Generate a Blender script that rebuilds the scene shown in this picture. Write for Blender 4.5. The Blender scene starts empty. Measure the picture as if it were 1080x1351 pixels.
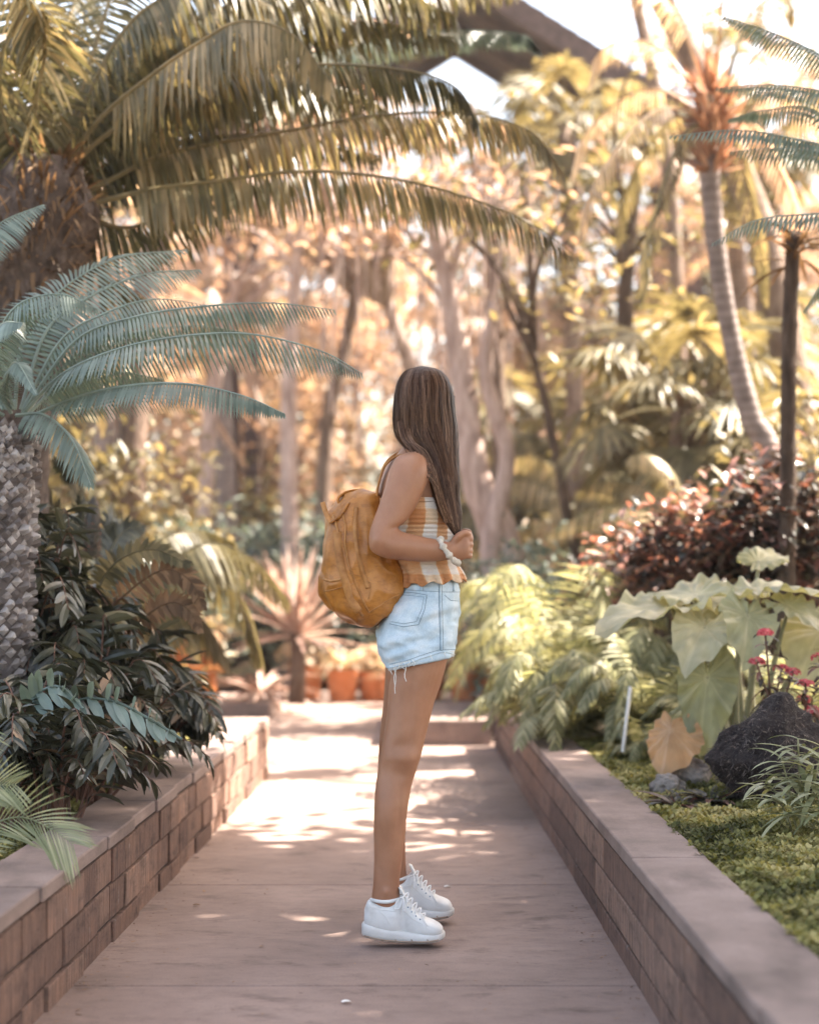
import bpy, bmesh, math, random
from mathutils import Vector, Matrix, noise
from mathutils.bvhtree import BVHTree

R = math.radians
rnd = random.Random(7)
sc = bpy.context.scene
col = sc.collection

# ------------------------------------------------------------------ camera
FPX, HOR, CXP, CYP, CAMH = 2250.0, 765.0, 540.0, 675.5, 1.06
PITCH = math.atan((HOR - CYP) / FPX)
cam_d = bpy.data.cameras.new("camera")
cam = bpy.data.objects.new("camera", cam_d)
col.objects.link(cam)
cam.location = (0, 0, CAMH)
cam.rotation_euler = (math.pi / 2 + PITCH, 0, 0)
cam_d.sensor_fit = 'VERTICAL'
cam_d.sensor_height = 30.0
cam_d.sensor_width = 24.0
cam_d.lens = FPX / 1351.0 * 30.0
cam_d.clip_end = 2000
cam_d.dof.use_dof = True
cam_d.dof.focus_distance = 5.05
cam_d.dof.aperture_fstop = 1.5
cam_d.dof.aperture_blades = 0
sc.camera = cam

# ------------------------------------------------------------------ light
SUN_AZ = R(70)      # measured from +Y towards +X
SUN_EL = R(57)
w = bpy.data.worlds.new("World")
sc.world = w
w.use_nodes = True
nt = w.node_tree
bg = nt.nodes["Background"]
sky = nt.nodes.new("ShaderNodeTexSky")
sky.sky_type = 'NISHITA'
sky.sun_disc = False
sky.sun_elevation = SUN_EL
sky.sun_rotation = SUN_AZ
sky.dust_density = 3.0
sky.air_density = 0.8
sky.ozone_density = 0.6
warm = nt.nodes.new("ShaderNodeMix")          # hazy warm air: the sky light is less blue than the clear model
warm.data_type = 'RGBA'
warm.blend_type = 'MULTIPLY'
warm.inputs[0].default_value = 1.0
warm.inputs[7].default_value = (1.12, 1.0, 0.82, 1)
nt.links.new(sky.outputs[0], warm.inputs[6])
nt.links.new(warm.outputs[2], bg.inputs[0])
bg.inputs[1].default_value = 0.11
sun_d = bpy.data.lights.new("sun", 'SUN')
sun_d.energy = 5.0
sun_d.angle = R(0.5)
sun_d.color = (1.0, 0.90, 0.78)
sun = bpy.data.objects.new("sun", sun_d)
col.objects.link(sun)
to_sun = Vector((math.sin(SUN_AZ) * math.cos(SUN_EL), math.cos(SUN_AZ) * math.cos(SUN_EL), math.sin(SUN_EL)))
sun.rotation_euler = to_sun.to_track_quat('Z', 'Y').to_euler()
sun.location = to_sun * 30
sc.view_settings.view_transform = 'Standard'
sc.view_settings.look = 'None'
sc.view_settings.gamma = 1.0
sc.view_settings.exposure = 2.97
sc.cycles.max_bounces = 6
sc.cycles.diffuse_bounces = 4
sc.cycles.transmission_bounces = 4
sc.cycles.glossy_bounces = 2
sc.cycles.use_denoising = True
sc.cycles.sample_clamp_indirect = 8.0


# ------------------------------------------------------------------ helpers
def P(px, py, Y):
    """a photograph pixel taken out to the plane Y metres ahead of the camera"""
    u = (px - CXP) / FPX
    v = (CYP - py) / FPX
    c, s = math.cos(PITCH), math.sin(PITCH)
    d = Vector((u, c - v * s, s + v * c))
    return Vector((0, 0, CAMH)) + d * (Y / d.y)


def nz(v, s=1.0, o=0.0):
    return noise.noise(Vector((v[0] * s + o, v[1] * s + o * 1.7, v[2] * s - o)))


def crom(pts, n):
    """Catmull-Rom through pts (Vectors or tuples), n samples"""
    pts = [tuple(p) for p in pts]
    k = len(pts[0])
    P_ = [tuple(2 * a - b for a, b in zip(pts[0], pts[1]))] + pts + [tuple(2 * a - b for a, b in zip(pts[-1], pts[-2]))]
    out = []
    m = len(pts) - 1
    for i in range(n):
        t = i / (n - 1) * m
        j = min(int(t), m - 1)
        f = t - j
        p0, p1, p2, p3 = P_[j:j + 4]
        out.append(tuple(0.5 * (2 * p1[c] + (p2[c] - p0[c]) * f + (2 * p0[c] - 5 * p1[c] + 4 * p2[c] - p3[c]) * f * f
                                + (3 * p1[c] - p0[c] - 3 * p2[c] + p3[c]) * f ** 3) for c in range(k)))
    return out


def frames(pts):
    """parallel transported frame along a list of Vectors: (T, A, B)"""
    n = len(pts)
    T = []
    for i in range(n):
        d = pts[min(i + 1, n - 1)] - pts[max(i - 1, 0)]
        T.append(d.normalized() if d.length > 1e-9 else Vector((0, 0, 1)))
    ref = Vector((0, 0, 1)) if abs(T[0].z) < 0.9 else Vector((0, 1, 0))
    A = T[0].cross(ref).normalized()
    out = []
    for t in T:
        A = (A - t * A.dot(t))
        A = A.normalized() if A.length > 1e-6 else t.orthogonal().normalized()
        out.append((t, A, t.cross(A)))
    return out


class MB:
    def __init__(self):
        self.v, self.f, self.t = [], [], []

    def add(self, vs, fs, tone=0.5):
        b = len(self.v)
        self.v += [tuple(p) for p in vs]
        self.f += [tuple(i + b for i in f) for f in fs]
        if isinstance(tone, (list, tuple)):
            self.t += list(tone)
        else:
            self.t += [tone] * len(fs)

    def box(self, x0, x1, y0, y1, z0, z1, tone=0.5, M=None, bev=0.0, jit=0.0):
        if bev > 0:
            xs, ys, zs = (x0, x0 + bev, x1 - bev, x1), (y0, y0 + bev, y1 - bev, y1), (z0, z0 + bev, z1 - bev, z1)
            idx, vs = {}, []

            def gv(i, j, k):
                key = (i, j, k)
                if key not in idx:
                    # push grid points on edges inwards to cut the corner
                    p = [xs[i], ys[j], zs[k]]
                    e = [i in (0, 3), j in (0, 3), k in (0, 3)]
                    if sum(e) >= 2:
                        q = 0.3 * bev * (1 if sum(e) == 2 else 1.4)
                        if e[0]: p[0] += q if i == 0 else -q
                        if e[1]: p[1] += q if j == 0 else -q
                        if e[2]: p[2] += q if k == 0 else -q
                    if jit:
                        p = [c + rnd.uniform(-jit, jit) for c in p]
                    idx[key] = len(vs)
                    vs.append(Vector(p))
                return idx[key]
            fs = []
            for a in range(3):
                for b in range(3):
                    fs.append((gv(a, b, 0), gv(a, b + 1, 0), gv(a + 1, b + 1, 0), gv(a + 1, b, 0)))
                    fs.append((gv(a, b, 3), gv(a + 1, b, 3), gv(a + 1, b + 1, 3), gv(a, b + 1, 3)))
                    fs.append((gv(a, 0, b), gv(a + 1, 0, b), gv(a + 1, 0, b + 1), gv(a, 0, b + 1)))
                    fs.append((gv(a, 3, b), gv(a, 3, b + 1), gv(a + 1, 3, b + 1), gv(a + 1, 3, b)))
                    fs.append((gv(0, a, b), gv(0, a, b + 1), gv(0, a + 1, b + 1), gv(0, a + 1, b)))
                    fs.append((gv(3, a, b), gv(3, a + 1, b), gv(3, a + 1, b + 1), gv(3, a, b + 1)))
        else:
            vs = [Vector((x, y, z)) for z in (z0, z1) for y in (y0, y1) for x in (x0, x1)]
            fs = [(0, 2, 3, 1), (4, 5, 7, 6), (0, 1, 5, 4), (2, 6, 7, 3), (0, 4, 6, 2), (1, 3, 7, 5)]
        if M is not None:
            vs = [M @ p for p in vs]
        self.add(vs, fs, tone)

    def tube(self, pts, rad, seg=8, tone=0.5, cap=True, rough=0.0, o=0.0):
        pts = [Vector(p) for p in pts]
        n = len(pts)
        if not isinstance(rad, (list, tuple)):
            rad = [rad] * n
        fr = frames(pts)
        vs, fs = [], []
        for i, (p, (T, A, B)) in enumerate(zip(pts, fr)):
            for k in range(seg):
                a = 2 * math.pi * k / seg
                q = A * math.cos(a) + B * math.sin(a)
                r = rad[i]
                if rough:
                    r *= 1 + rough * nz(p * 6 + q * 2, 1.0, o)
                vs.append(p + q * r)
        for i in range(n - 1):
            for k in range(seg):
                k2 = (k + 1) % seg
                fs.append((i * seg + k, i * seg + k2, (i + 1) * seg + k2, (i + 1) * seg + k))
        if cap:
            fs.append(tuple(range(seg - 1, -1, -1)))
            fs.append(tuple((n - 1) * seg + k for k in range(seg)))
        self.add(vs, fs, tone)

    def leaf(self, base, d, nrm, L, W, seg=3, droop=0.0, fold=0.0, prof=None, tone=None, twist=0.0):
        """one leaf blade: a strip bending down; fold>0 gives a midrib V"""
        if tone is None:
            tone = rnd.random()
        d = d.normalized()
        p = Vector(base)
        vs, fs = [], []
        side = d.cross(nrm)
        side = side.normalized() if side.length > 1e-5 else d.orthogonal().normalized()
        st = L / seg
        for i in range(seg + 1):
            t = i / seg
            wd = (prof(t) if prof else math.sin(math.pi * min(1, 0.12 + t * 0.88)) ** 0.7) * W * 0.5
            up = side.cross(d).normalized()
            if i == seg:
                vs.append(p.copy())
            elif fold:
                vs += [p - side * wd + up * fold * wd, p.copy(), p + side * wd + up * fold * wd]
            else:
                vs += [p - side * wd, p + side * wd]
            d = (d + Vector((0, 0, -droop / seg))).normalized()
            if twist:
                side = Matrix.Rotation(twist / seg, 3, d) @ side
            side = (side - d * side.dot(d)).normalized()
            p = p + d * st
        c = 3 if fold else 2
        for i in range(seg - 1):
            for k in range(c - 1):
                a = i * c + k
                fs.append((a, a + 1, a + 1 + c, a + c))
        a = (seg - 1) * c
        for k in range(c - 1):
            fs.append((a + k, a + k + 1, seg * c))
        self.add(vs, fs, tone)

    def build(self, name, mat=None, parent=None, smooth=False):
        me = bpy.data.meshes.new(name)
        me.from_pydata(self.v, [], self.f)
        at = me.attributes.new("tone", 'FLOAT', 'FACE')
        at.data.foreach_set("value", [float(x) for x in self.t])
        if mat:
            me.materials.append(mat)
        if smooth:
            me.polygons.foreach_set("use_smooth", [True] * len(me.polygons))
        me.update()
        o = bpy.data.objects.new(name, me)
        col.objects.link(o)
        if parent:
            o.parent = parent
        return o


def frond(mb, ctl, n=60, L=0.25, W=0.012, ang=25, droop=0.5, roll=0.0, rr=0.008, prof=None, jit=0.08, seg=3,
          start=0.12, tone0=0.5, tonev=0.5, curl=0.6, rtone=0.5, rach=None, lift=0.0):
    """feather leaf along control points: rachis tube + two rows of leaflets"""
    N = max(24, n)
    pts = [Vector(p) for p in crom(ctl, N)]
    fr = frames(pts)
    rad = [rr * (1 - 0.85 * i / (N - 1)) for i in range(N)]
    (rach or mb).tube(pts, rad, 5, tone=rtone, cap=False)
    prof = prof or (lambda t: math.sin(math.pi * (0.10 + 0.86 * t)) ** 0.6)
    for i in range(n):
        t = start + (1 - start) * (i + 0.5) / n
        x = t * (N - 1)
        j = min(int(x), N - 2)
        p = pts[j].lerp(pts[j + 1], x - j)
        T = fr[j][0]
        S = T.cross(Vector((0, 0, 1)))
        S = S.normalized() if S.length > 0.05 else fr[j][1]
        S = Matrix.Rotation(roll, 3, T) @ S
        U = S.cross(T)
        a = R(ang + 30 * t * t)
        for s in (-1, 1):
            l = L * prof(t) * (1 + rnd.uniform(-jit, jit))
            if l < 0.01:
                continue
            d = S * s * math.cos(a) + T * math.sin(a) + U * lift + Vector((0, 0, -droop))
            d += Vector((rnd.uniform(-1, 1), rnd.uniform(-1, 1), rnd.uniform(-1, 1))) * jit
            mb.leaf(p, d, U, l, W, seg, droop=curl, tone=min(1, max(0, tone0 + rnd.uniform(-tonev, tonev))),
                    prof=lambda q: (0.55 + 1.1 * q) if q < 0.35 else (1 - (q - 0.35) / 0.65 * 0.75))


def empty(name, loc=(0, 0, 0), rz=0.0):
    o = bpy.data.objects.new(name, None)
    o.empty_display_size = 0.1
    o.location = loc
    o.rotation_euler = (0, 0, rz)
    col.objects.link(o)
    return o


def tag(o, label=None, cat=None, group=None, kind=None):
    if label: o["label"] = label
    if cat: o["category"] = cat
    if group: o["group"] = group
    if kind: o["kind"] = kind
    return o


def kids(o):
    return [c for c in bpy.data.objects if c.parent == o]


def copy_tree(o, parent=None):
    ch = kids(o)
    c = o.copy()
    col.objects.link(c)
    c.parent = parent
    for k in ch:
        copy_tree(k, c)
    return c


def adopt(o, root):
    """parent a part built in world coordinates to its thing's base"""
    o.parent = root
    o.matrix_parent_inverse = Matrix.Identity(4)
    M = Matrix.Translation(root.location) @ root.rotation_euler.to_matrix().to_4x4() @ Matrix.Diagonal(tuple(root.scale) + (1,))
    if o.type == 'MESH':
        o.data.transform(M.inverted())
    return o


# ------------------------------------------------------------------ materials
def new_mat(name):
    m = bpy.data.materials.new(name)
    m.use_nodes = True
    n = m.node_tree
    b = n.nodes["Principled BSDF"]
    return m, n, b


def ramp(n, src, stops):
    r = n.nodes.new("ShaderNodeValToRGB")
    e = r.color_ramp.elements
    while len(e) > 1:
        e.remove(e[0])
    e[0].position = stops[0][0]
    e[0].color = tuple(stops[0][1]) + (1,)
    for p, c in stops[1:]:
        x = e.new(p)
        x.color = tuple(c) + (1,)
    n.links.new(src, r.inputs[0])
    return r.outputs[0]


def coords(n, scale=(1, 1, 1), src="Object"):
    tc = n.nodes.new("ShaderNodeTexCoord")
    mp = n.nodes.new("ShaderNodeMapping")
    mp.inputs["Scale"].default_value = scale
    n.links.new(tc.outputs[src], mp.inputs[0])
    return mp.outputs[0]


def noise_tex(n, vec, scale, detail=4, rough=0.55):
    t = n.nodes.new("ShaderNodeTexNoise")
    t.inputs["Scale"].default_value = scale
    t.inputs["Detail"].default_value = detail
    t.inputs["Roughness"].default_value = rough
    n.links.new(vec, t.inputs["Vector"])
    return t.outputs[0]


def mixc(n, fac, a, b, mode='MIX'):
    m = n.nodes.new("ShaderNodeMix")
    m.data_type = 'RGBA'
    m.blend_type = mode
    for s, v in ((0, fac), (6, a), (7, b)):
        if hasattr(v, "links"):
            n.links.new(v, m.inputs[s])
        else:
            m.inputs[s].default_value = v if not isinstance(v, (tuple, list)) else tuple(v) + (1,)
    return m.outputs[2]


def math_n(n, op, a, b=None):
    m = n.nodes.new("ShaderNodeMath")
    m.operation = op
    for i, v in enumerate((a, b)):
        if v is None: continue
        if hasattr(v, "links"): n.links.new(v, m.inputs[i])
        else: m.inputs[i].default_value = v
    return m.outputs[0]


def bump(n, b, h, strength=0.4, dist=0.01):
    bp = n.nodes.new("ShaderNodeBump")
    bp.inputs["Strength"].default_value = strength
    bp.inputs["Distance"].default_value = dist
    n.links.new(h, bp.inputs["Height"])
    n.links.new(bp.outputs[0], b.inputs["Normal"])


def tone_attr(n):
    a = n.nodes.new("ShaderNodeAttribute")
    a.attribute_name = "tone"
    return a.outputs["Fac"]


def leaf_mat(name, stops, trans=0.35, rough=0.45, spec=0.4, tint=(1.15, 1.1, 0.55)):
    """leaf: per-leaf tone picks the colour; light passes through the blade"""
    m, n, b = new_mat(name)
    c = ramp(n, tone_attr(n), stops)
    nt_ = noise_tex(n, coords(n), 9.0, 2)
    c = mixc(n, 0.5, c, ramp(n, nt_, [(0.3, (0.55, 0.55, 0.55)), (0.7, (1.35, 1.3, 1.25))]), 'MULTIPLY')
    n.links.new(c, b.inputs["Base Color"])
    b.inputs["Roughness"].default_value = rough
    b.inputs["Specular IOR Level"].default_value = spec
    tr = n.nodes.new("ShaderNodeBsdfTranslucent")
    n.links.new(mixc(n, 1.0, c, tint, 'MULTIPLY'), tr.inputs[0])
    mx = n.nodes.new("ShaderNodeMixShader")
    mx.inputs[0].default_value = trans
    n.links.new(b.outputs[0], mx.inputs[1])
    n.links.new(tr.outputs[0], mx.inputs[2])
    n.links.new(mx.outputs[0], n.nodes["Material Output"].inputs[0])
    return m


def noisy_mat(name, stops, scale=8, rough=0.85, bstr=0.4, bdist=0.01, stretch=(1, 1, 1), detail=5, spec=0.3, use_tone=None, bscale=None):
    m, n, b = new_mat(name)
    vec = coords(n, stretch)
    f = noise_tex(n, vec, scale, detail)
    c = ramp(n, f, stops)
    if use_tone:
        c = mixc(n, 1.0, c, ramp(n, tone_attr(n), use_tone), 'MULTIPLY')
    n.links.new(c, b.inputs["Base Color"])
    b.inputs["Roughness"].default_value = rough
    b.inputs["Specular IOR Level"].default_value = spec
    if bstr:
        bump(n, b, noise_tex(n, vec, bscale or scale * 3, 5), bstr, bdist)
    return m


# ------------------------------------------------------------------ setting materials
m_path, n, b = new_mat("path_concrete")
vec = coords(n)
f1 = noise_tex(n, vec, 1.6, 6, 0.6)
c = ramp(n, f1, [(0.25, (0.180, 0.125, 0.102)), (0.5, (0.245, 0.174, 0.146)), (0.75, (0.315, 0.230, 0.195))])
vec2 = coords(n, (1.0, 1.8, 1.0))
f2 = noise_tex(n, vec2, 9.0, 8, 0.72)
c = mixc(n, 0.7, c, ramp(n, f2, [(0.3, (0.68, 0.66, 0.66)), (0.5, (1, 1, 1)), (0.72, (1.2, 1.17, 1.14))]), 'MULTIPLY')
f3 = noise_tex(n, vec, 240.0, 3, 0.7)
c = mixc(n, 0.6, c, ramp(n, f3, [(0.35, (0.75, 0.74, 0.74)), (0.65, (1.2, 1.2, 1.2))]), 'MULTIPLY')
f4 = noise_tex(n, coords(n, (1.3, 2.6, 1)), 3.1, 5, 0.7)
c = mixc(n, 0.9, c, ramp(n, f4, [(0.30, (0.48, 0.45, 0.44)), (0.44, (1, 1, 1))]), 'MULTIPLY')
f5 = noise_tex(n, vec, 34.0, 6, 0.8)
c = mixc(n, 0.8, c, ramp(n, f5, [(0.32, (0.62, 0.60, 0.58)), (0.42, (1, 1, 1)), (0.62, (1, 1, 1)), (0.70, (1.25, 1.22, 1.2))]), 'MULTIPLY')
n.links.new(c, b.inputs["Base Color"])
b.inputs["Roughness"].default_value = 0.8
bump(n, b, f3, 0.35, 0.002)

m_cap, n, b = new_mat("cap_concrete")
vec = coords(n)
c = ramp(n, noise_tex(n, vec, 3.0, 6, 0.65), [(0.28, (0.13, 0.091, 0.076)), (0.5, (0.215, 0.154, 0.131)), (0.75, (0.31, 0.228, 0.198))])
c = mixc(n, 0.6, c, ramp(n, noise_tex(n, vec, 260.0, 3, 0.7), [(0.35, (0.7, 0.7, 0.7)), (0.65, (1.25, 1.25, 1.25))]), 'MULTIPLY')
c = mixc(n, 0.8, c, ramp(n, noise_tex(n, coords(n, (3, 1, 3)), 2.2, 5), [(0.33, (0.55, 0.53, 0.52)), (0.5, (1, 1, 1))]), 'MULTIPLY')
n.links.new(c, b.inputs["Base Color"])
b.inputs["Roughness"].default_value = 0.8
bump(n, b, noise_tex(n, vec, 120, 5), 0.5, 0.003)

m_block, n, b = new_mat("slump_block")
c = ramp(n, tone_attr(n), [(0.0, (0.110, 0.062, 0.047)), (0.35, (0.160, 0.094, 0.070)), (0.7, (0.215, 0.130, 0.097)), (0.93, (0.27, 0.172, 0.128)), (0.97, (0.28, 0.165, 0.085)), (1.0, (0.31, 0.18, 0.085))])
st = noise_tex(n, coords(n, (14, 14, 1.2)), 6.0, 5, 0.7)
c = mixc(n, 1.0, c, ramp(n, st, [(0.3, (0.42, 0.39, 0.37)), (0.5, (1, 1, 1)), (0.70, (1.55, 1.45, 1.38))]), 'MULTIPLY')
c = mixc(n, 0.9, c, ramp(n, noise_tex(n, coords(n, (1.5, 1.5, 5)), 3.5, 6, .7), [(0.32, (0.45, 0.43, 0.40)), (0.48, (1, 1, 1)), (0.7, (1.2, 1.12, 1.0))]), 'MULTIPLY')
ef = noise_tex(n, coords(n, (5, 5, 3)), 2.3, 6, 0.75)
c = mixc(n, math_n(n, 'MULTIPLY', ramp(n, ef, [(0.63, (0, 0, 0)), (0.72, (1, 1, 1))]), 0.5), c, (0.42, 0.38, 0.36))
n.links.new(c, b.inputs["Base Color"])
b.inputs["Roughness"].default_value = 0.9
bump(n, b, math_n(n, 'ADD', st, noise_tex(n, coords(n), 55, 6, .7)), 1.0, 0.009)

m_mortar = noisy_mat("mortar", [(0.3, (0.018, 0.013, 0.012)), (0.7, (0.035, 0.026, 0.024))], 30)
m_soil = noisy_mat("soil", [(0.3, (0.035, 0.024, 0.016)), (0.55, (0.075, 0.055, 0.035)), (0.75, (0.13, 0.10, 0.06))], 9, bstr=1.0, bdist=0.03)
m_litter = noisy_mat("forest_floor", [(0.3, (0.06, 0.045, 0.03)), (0.5, (0.16, 0.11, 0.065)), (0.62, (0.13, 0.14, 0.05)), (0.8, (0.25, 0.18, 0.11))], 2.5, bstr=1.0, bdist=0.05)
m_moss = leaf_mat("moss_leaf", [(0, (0.055, 0.06, 0.02)), (0.3, (0.15, 0.15, 0.05)), (0.65, (0.31, 0.29, 0.11)), (1, (0.48, 0.42, 0.20))], 0.25, 0.7, 0.2)
m_mossbase = noisy_mat("moss_base", [(0.3, (0.03, 0.035, 0.014)), (0.55, (0.10, 0.11, 0.04)), (0.75, (0.18, 0.17, 0.07))], 16, bstr=1.0, bdist=0.02)

# ------------------------------------------------------------------ ground
mb = MB()
mb.add([(-400, -100, -0.03), (400, -100, -0.03), (400, 700, -0.03), (-400, 700, -0.03)], [(0, 1, 2, 3)])
tag(mb.build("ground", m_litter), kind="structure")

mb = MB()
joints = [0.08 + 1.475 * k for k in range(0, 13)]
for y0, y1 in zip(joints[:-1], joints[1:]):
    for x0, x1 in ((-7.5, -4.0), (-4.0, -1.45), (-1.45, 1.4)):
        mb.box(x0 + 0.003, x1 - 0.003, y0 + 0.003, y1 - 0.003, -0.10, 0.0, bev=0.006)
tag(mb.build("path", m_path), kind="structure")


def LX(y): return -0.996 + 0.0253 * y
def RX(y): return 0.636 - 0.0089 * y


def garden_wall(runs, label, loc, depth=0.195, bl=0.405, gap=0.0012, cl_=0.405):
    """runs: list of (x0,y0,x1,y1); the exposed face is on the right hand of travel"""
    root = empty("garden_wall", loc)
    tag(root, label, "wall", "low slump block walls along the path")
    capm, blk, core = MB(), MB(), MB()
    zs = [(-0.03, 0.060), (0.068, 0.168), (0.176, 0.272)]
    for ri, (x0, y0, x1, y1, wob) in enumerate(runs):
        a, e = Vector((x0, y0, 0)), Vector((x1, y1, 0))
        d = (e - a)
        Ln = d.length
        d.normalize()
        side = Vector((-d.y, d.x, 0))          # towards the bed (left of travel)
        M = Matrix((( d.x, side.x, 0, a.x), (d.y, side.y, 0, a.y), (0, 0, 1, 0), (0, 0, 0, 1)))
        core.box(0.01, Ln - 0.01, 0.012, depth - 0.012, -0.04, 0.28, M=M)
        for ci, (za, zb) in enumerate(zs):
            s = -0.2 * (ci % 2) - rnd.uniform(0, 0.05)
            while s < Ln:
                s0, s1 = max(0, s), min(Ln, s + bl)
                if s1 - s0 > 0.03:
                    # some blocks are scored into two halves
                    cuts = [s0, s1] if bl > .5 or rnd.random() < 0.45 or s1 - s0 < 0.25 else [s0, (s0 + s1) / 2 + rnd.uniform(-.03, .03), s1]
                    for u0, u1 in zip(cuts[:-1], cuts[1:]):
                        off = rnd.uniform(-0.0018, 0.0018)
                        jog = wob * (0.5 - (int((s0 + 1) / 0.41) % 2))
                        blk.box(u0 + gap, u1 - gap, off + jog, depth - 0.004, za, zb, tone=min(0.999, max(0, rnd.gauss(.45, .24))), M=M, bev=0.004, jit=0.001)
                s += bl
        s = -rnd.uniform(0, 0.2)
        k = 0
        while s < Ln:
            s0, s1 = max(0, s), min(Ln, s + cl_)
            if s1 - s0 > 0.02:
                jog = wob * (0.5 - (k % 2)) + rnd.uniform(-0.002, 0.002)
                capm.box(s0 + 0.0012, s1 - 0.0012, -0.003 + jog, depth + 0.003, 0.281, 0.32 + rnd.uniform(-0.001, 0.001), tone=rnd.random(), M=M, bev=0.005, jit=0.0008)
            s += cl_
            k += 1
    for nm, m_, mat_ in (("block_courses", blk, m_block), ("cap", capm, m_cap), ("core", core, m_mortar)):
        adopt(m_.build(nm, mat_), root)
    return root


# travelling +Y the left hand is -X: right for the left bed; travelling -Y the left hand is +X: right for the right bed
garden_wall([(LX(0.6), 0.6, LX(9.25), 9.25, 0.007), (LX(9.25) - 0.198, 9.25 - 0.0, -7.4, 9.25, 0.0)],
            "low brown slump block wall edging the left bed, beside the spiky shrubs and mossy soil", (LX(5), 5, 0))
garden_wall([(RX(10.9), 10.9, RX(0.6), 0.6, 0.0)],
            "low brown slump block wall edging the right bed, below the dark rock and the elephant ears", (RX(5), 5, 0), bl=0.81, gap=0.0006, cl_=1.6)
# raised step across the right half of the path and a low kerb at its left
mb = MB()
mb.box(-0.16, RX(11.9) - 0.01, 10.95, 13.05, -0.05, 0.165, bev=0.010)
tag(mb.build("stone_step", m_cap), "broad low concrete step across the right half of the far end of the path", "step")
mb = MB()
mb.box(-1.72, -1.07, 13.1, 14.3, -0.05, 0.115, bev=0.010)
tag(mb.build("kerb_block", m_cap), "low concrete block beyond the corner of the left wall, in front of the spiky plants", "kerb block")


def bed(name, x0, x1, y0, y1, z, step, mat, amp=0.02, hole=None):
    mb = MB()
    nx, ny = max(2, int((x1 - x0) / step)), max(2, int((y1 - y0) / step))
    vs = []
    for j in range(ny + 1):
        for i in range(nx + 1):
            x, y = x0 + (x1 - x0) * i / nx, y0 + (y1 - y0) * j / ny
            if callable(x0):
                pass
            vs.append((x, y, z + amp * noise.noise(Vector((x * 2.3, y * 2.3, 1))) + amp * 0.6 * noise.noise(Vector((x * 7, y * 7, 5)))))
    fs = [(j * (nx + 1) + i, j * (nx + 1) + i + 1, (j + 1) * (nx + 1) + i + 1, (j + 1) * (nx + 1) + i) for j in range(ny) for i in range(nx)]
    mb.add(vs, fs)
    o = mb.build(name, mat, smooth=True)
    tag(o, kind="structure")
    return o


bed("bed_soil", -9, LX(5) - 0.12, 0.6, 9.15, 0.255, 0.12, m_soil)
bed("bed_soil", 0.74, 9, 0.6, 11.0, 0.255, 0.12, m_soil)
bed("bed_soil", 0.74, 22, 11.02, 60, 0.255, 0.5, m_litter, 0.05)
bed("bed_soil", -1.9, 0.72, 16.3, 60, 0.10, 0.5, m_litter, 0.05)
bed("bed_soil", -26, -1.92, 16.2, 60, 0.20, 0.6, m_litter, 0.08)


def moss(name, xf0, xf1, y0, y1, z, cnt, label):
    mb = MB()
    ny = int((y1 - y0) / 0.035)
    nx = 22
    vs = []
    for j in range(ny + 1):
        y = y0 + (y1 - y0) * j / ny
        a, b_ = xf0(y), xf1(y)
        for i in range(nx + 1):
            t = i / nx
            x = a + (b_ - a) * t
            h = z + 0.03 * noise.noise(Vector((x * 5, y * 5, 3))) + 0.018 * noise.noise(Vector((x * 17, y * 17, 3)))
            h -= 0.05 * max(0, 1 - t * 12) * 0.4 + 0.10 * max(0, t - 0.85) / 0.15
            vs.append((x, y, h))
    fs = [(j * (nx + 1) + i, j * (nx + 1) + i + 1, (j + 1) * (nx + 1) + i + 1, (j + 1) * (nx + 1) + i) for j in range(ny) for i in range(nx)]
    base = MB()
    base.add(vs, fs, 0.25)
    for _ in range(cnt):
        y = rnd.uniform(y0, y1)
        t = rnd.random()
        a, b_ = xf0(y), xf1(y)
        x = a + (b_ - a) * t + rnd.uniform(-0.012, 0.0)
        h = z + 0.03 * noise.noise(Vector((x * 5, y * 5, 3))) + 0.018 * noise.noise(Vector((x * 17, y * 17, 3)))
        h -= 0.10 * max(0, t - 0.85) / 0.15
        cl = 0.5 + 0.8 * noise.noise(Vector((x * 3, y * 3, 9))) + .5 * noise.noise(Vector((x * 11, y * 11, 4)))
        s = rnd.uniform(0.006, 0.014)
        up = rnd.uniform(0.0, 0.022)
        an = rnd.uniform(0, 6.28)
        d = Vector((math.cos(an), math.sin(an), rnd.uniform(0.0, 1.6)))
        base.leaf((x, y, h + up), d, Vector((0, 0, 1)), s * 1.6, s, 2, droop=0.3, tone=min(1, max(0, cl + rnd.uniform(-0.3, 0.3))))
    o = base.build(name, m_moss)
    tag(o, label, "ground cover", kind="stuff")
    return o


moss("moss", lambda y: RX(y) + 0.193, lambda y: RX(y) + 0.95 + 0.1 * math.sin(y * 3), 3.4, 8.2, 0.295, 85000,
     "bright yellow green creeping ground cover beside the cap of the right wall")
moss("moss", lambda y: LX(y) - 0.60, lambda y: LX(y) - 0.193, 4.3, 9.05, 0.285, 22000,
     "yellow green moss between the left wall and the dark shrubs")

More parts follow.
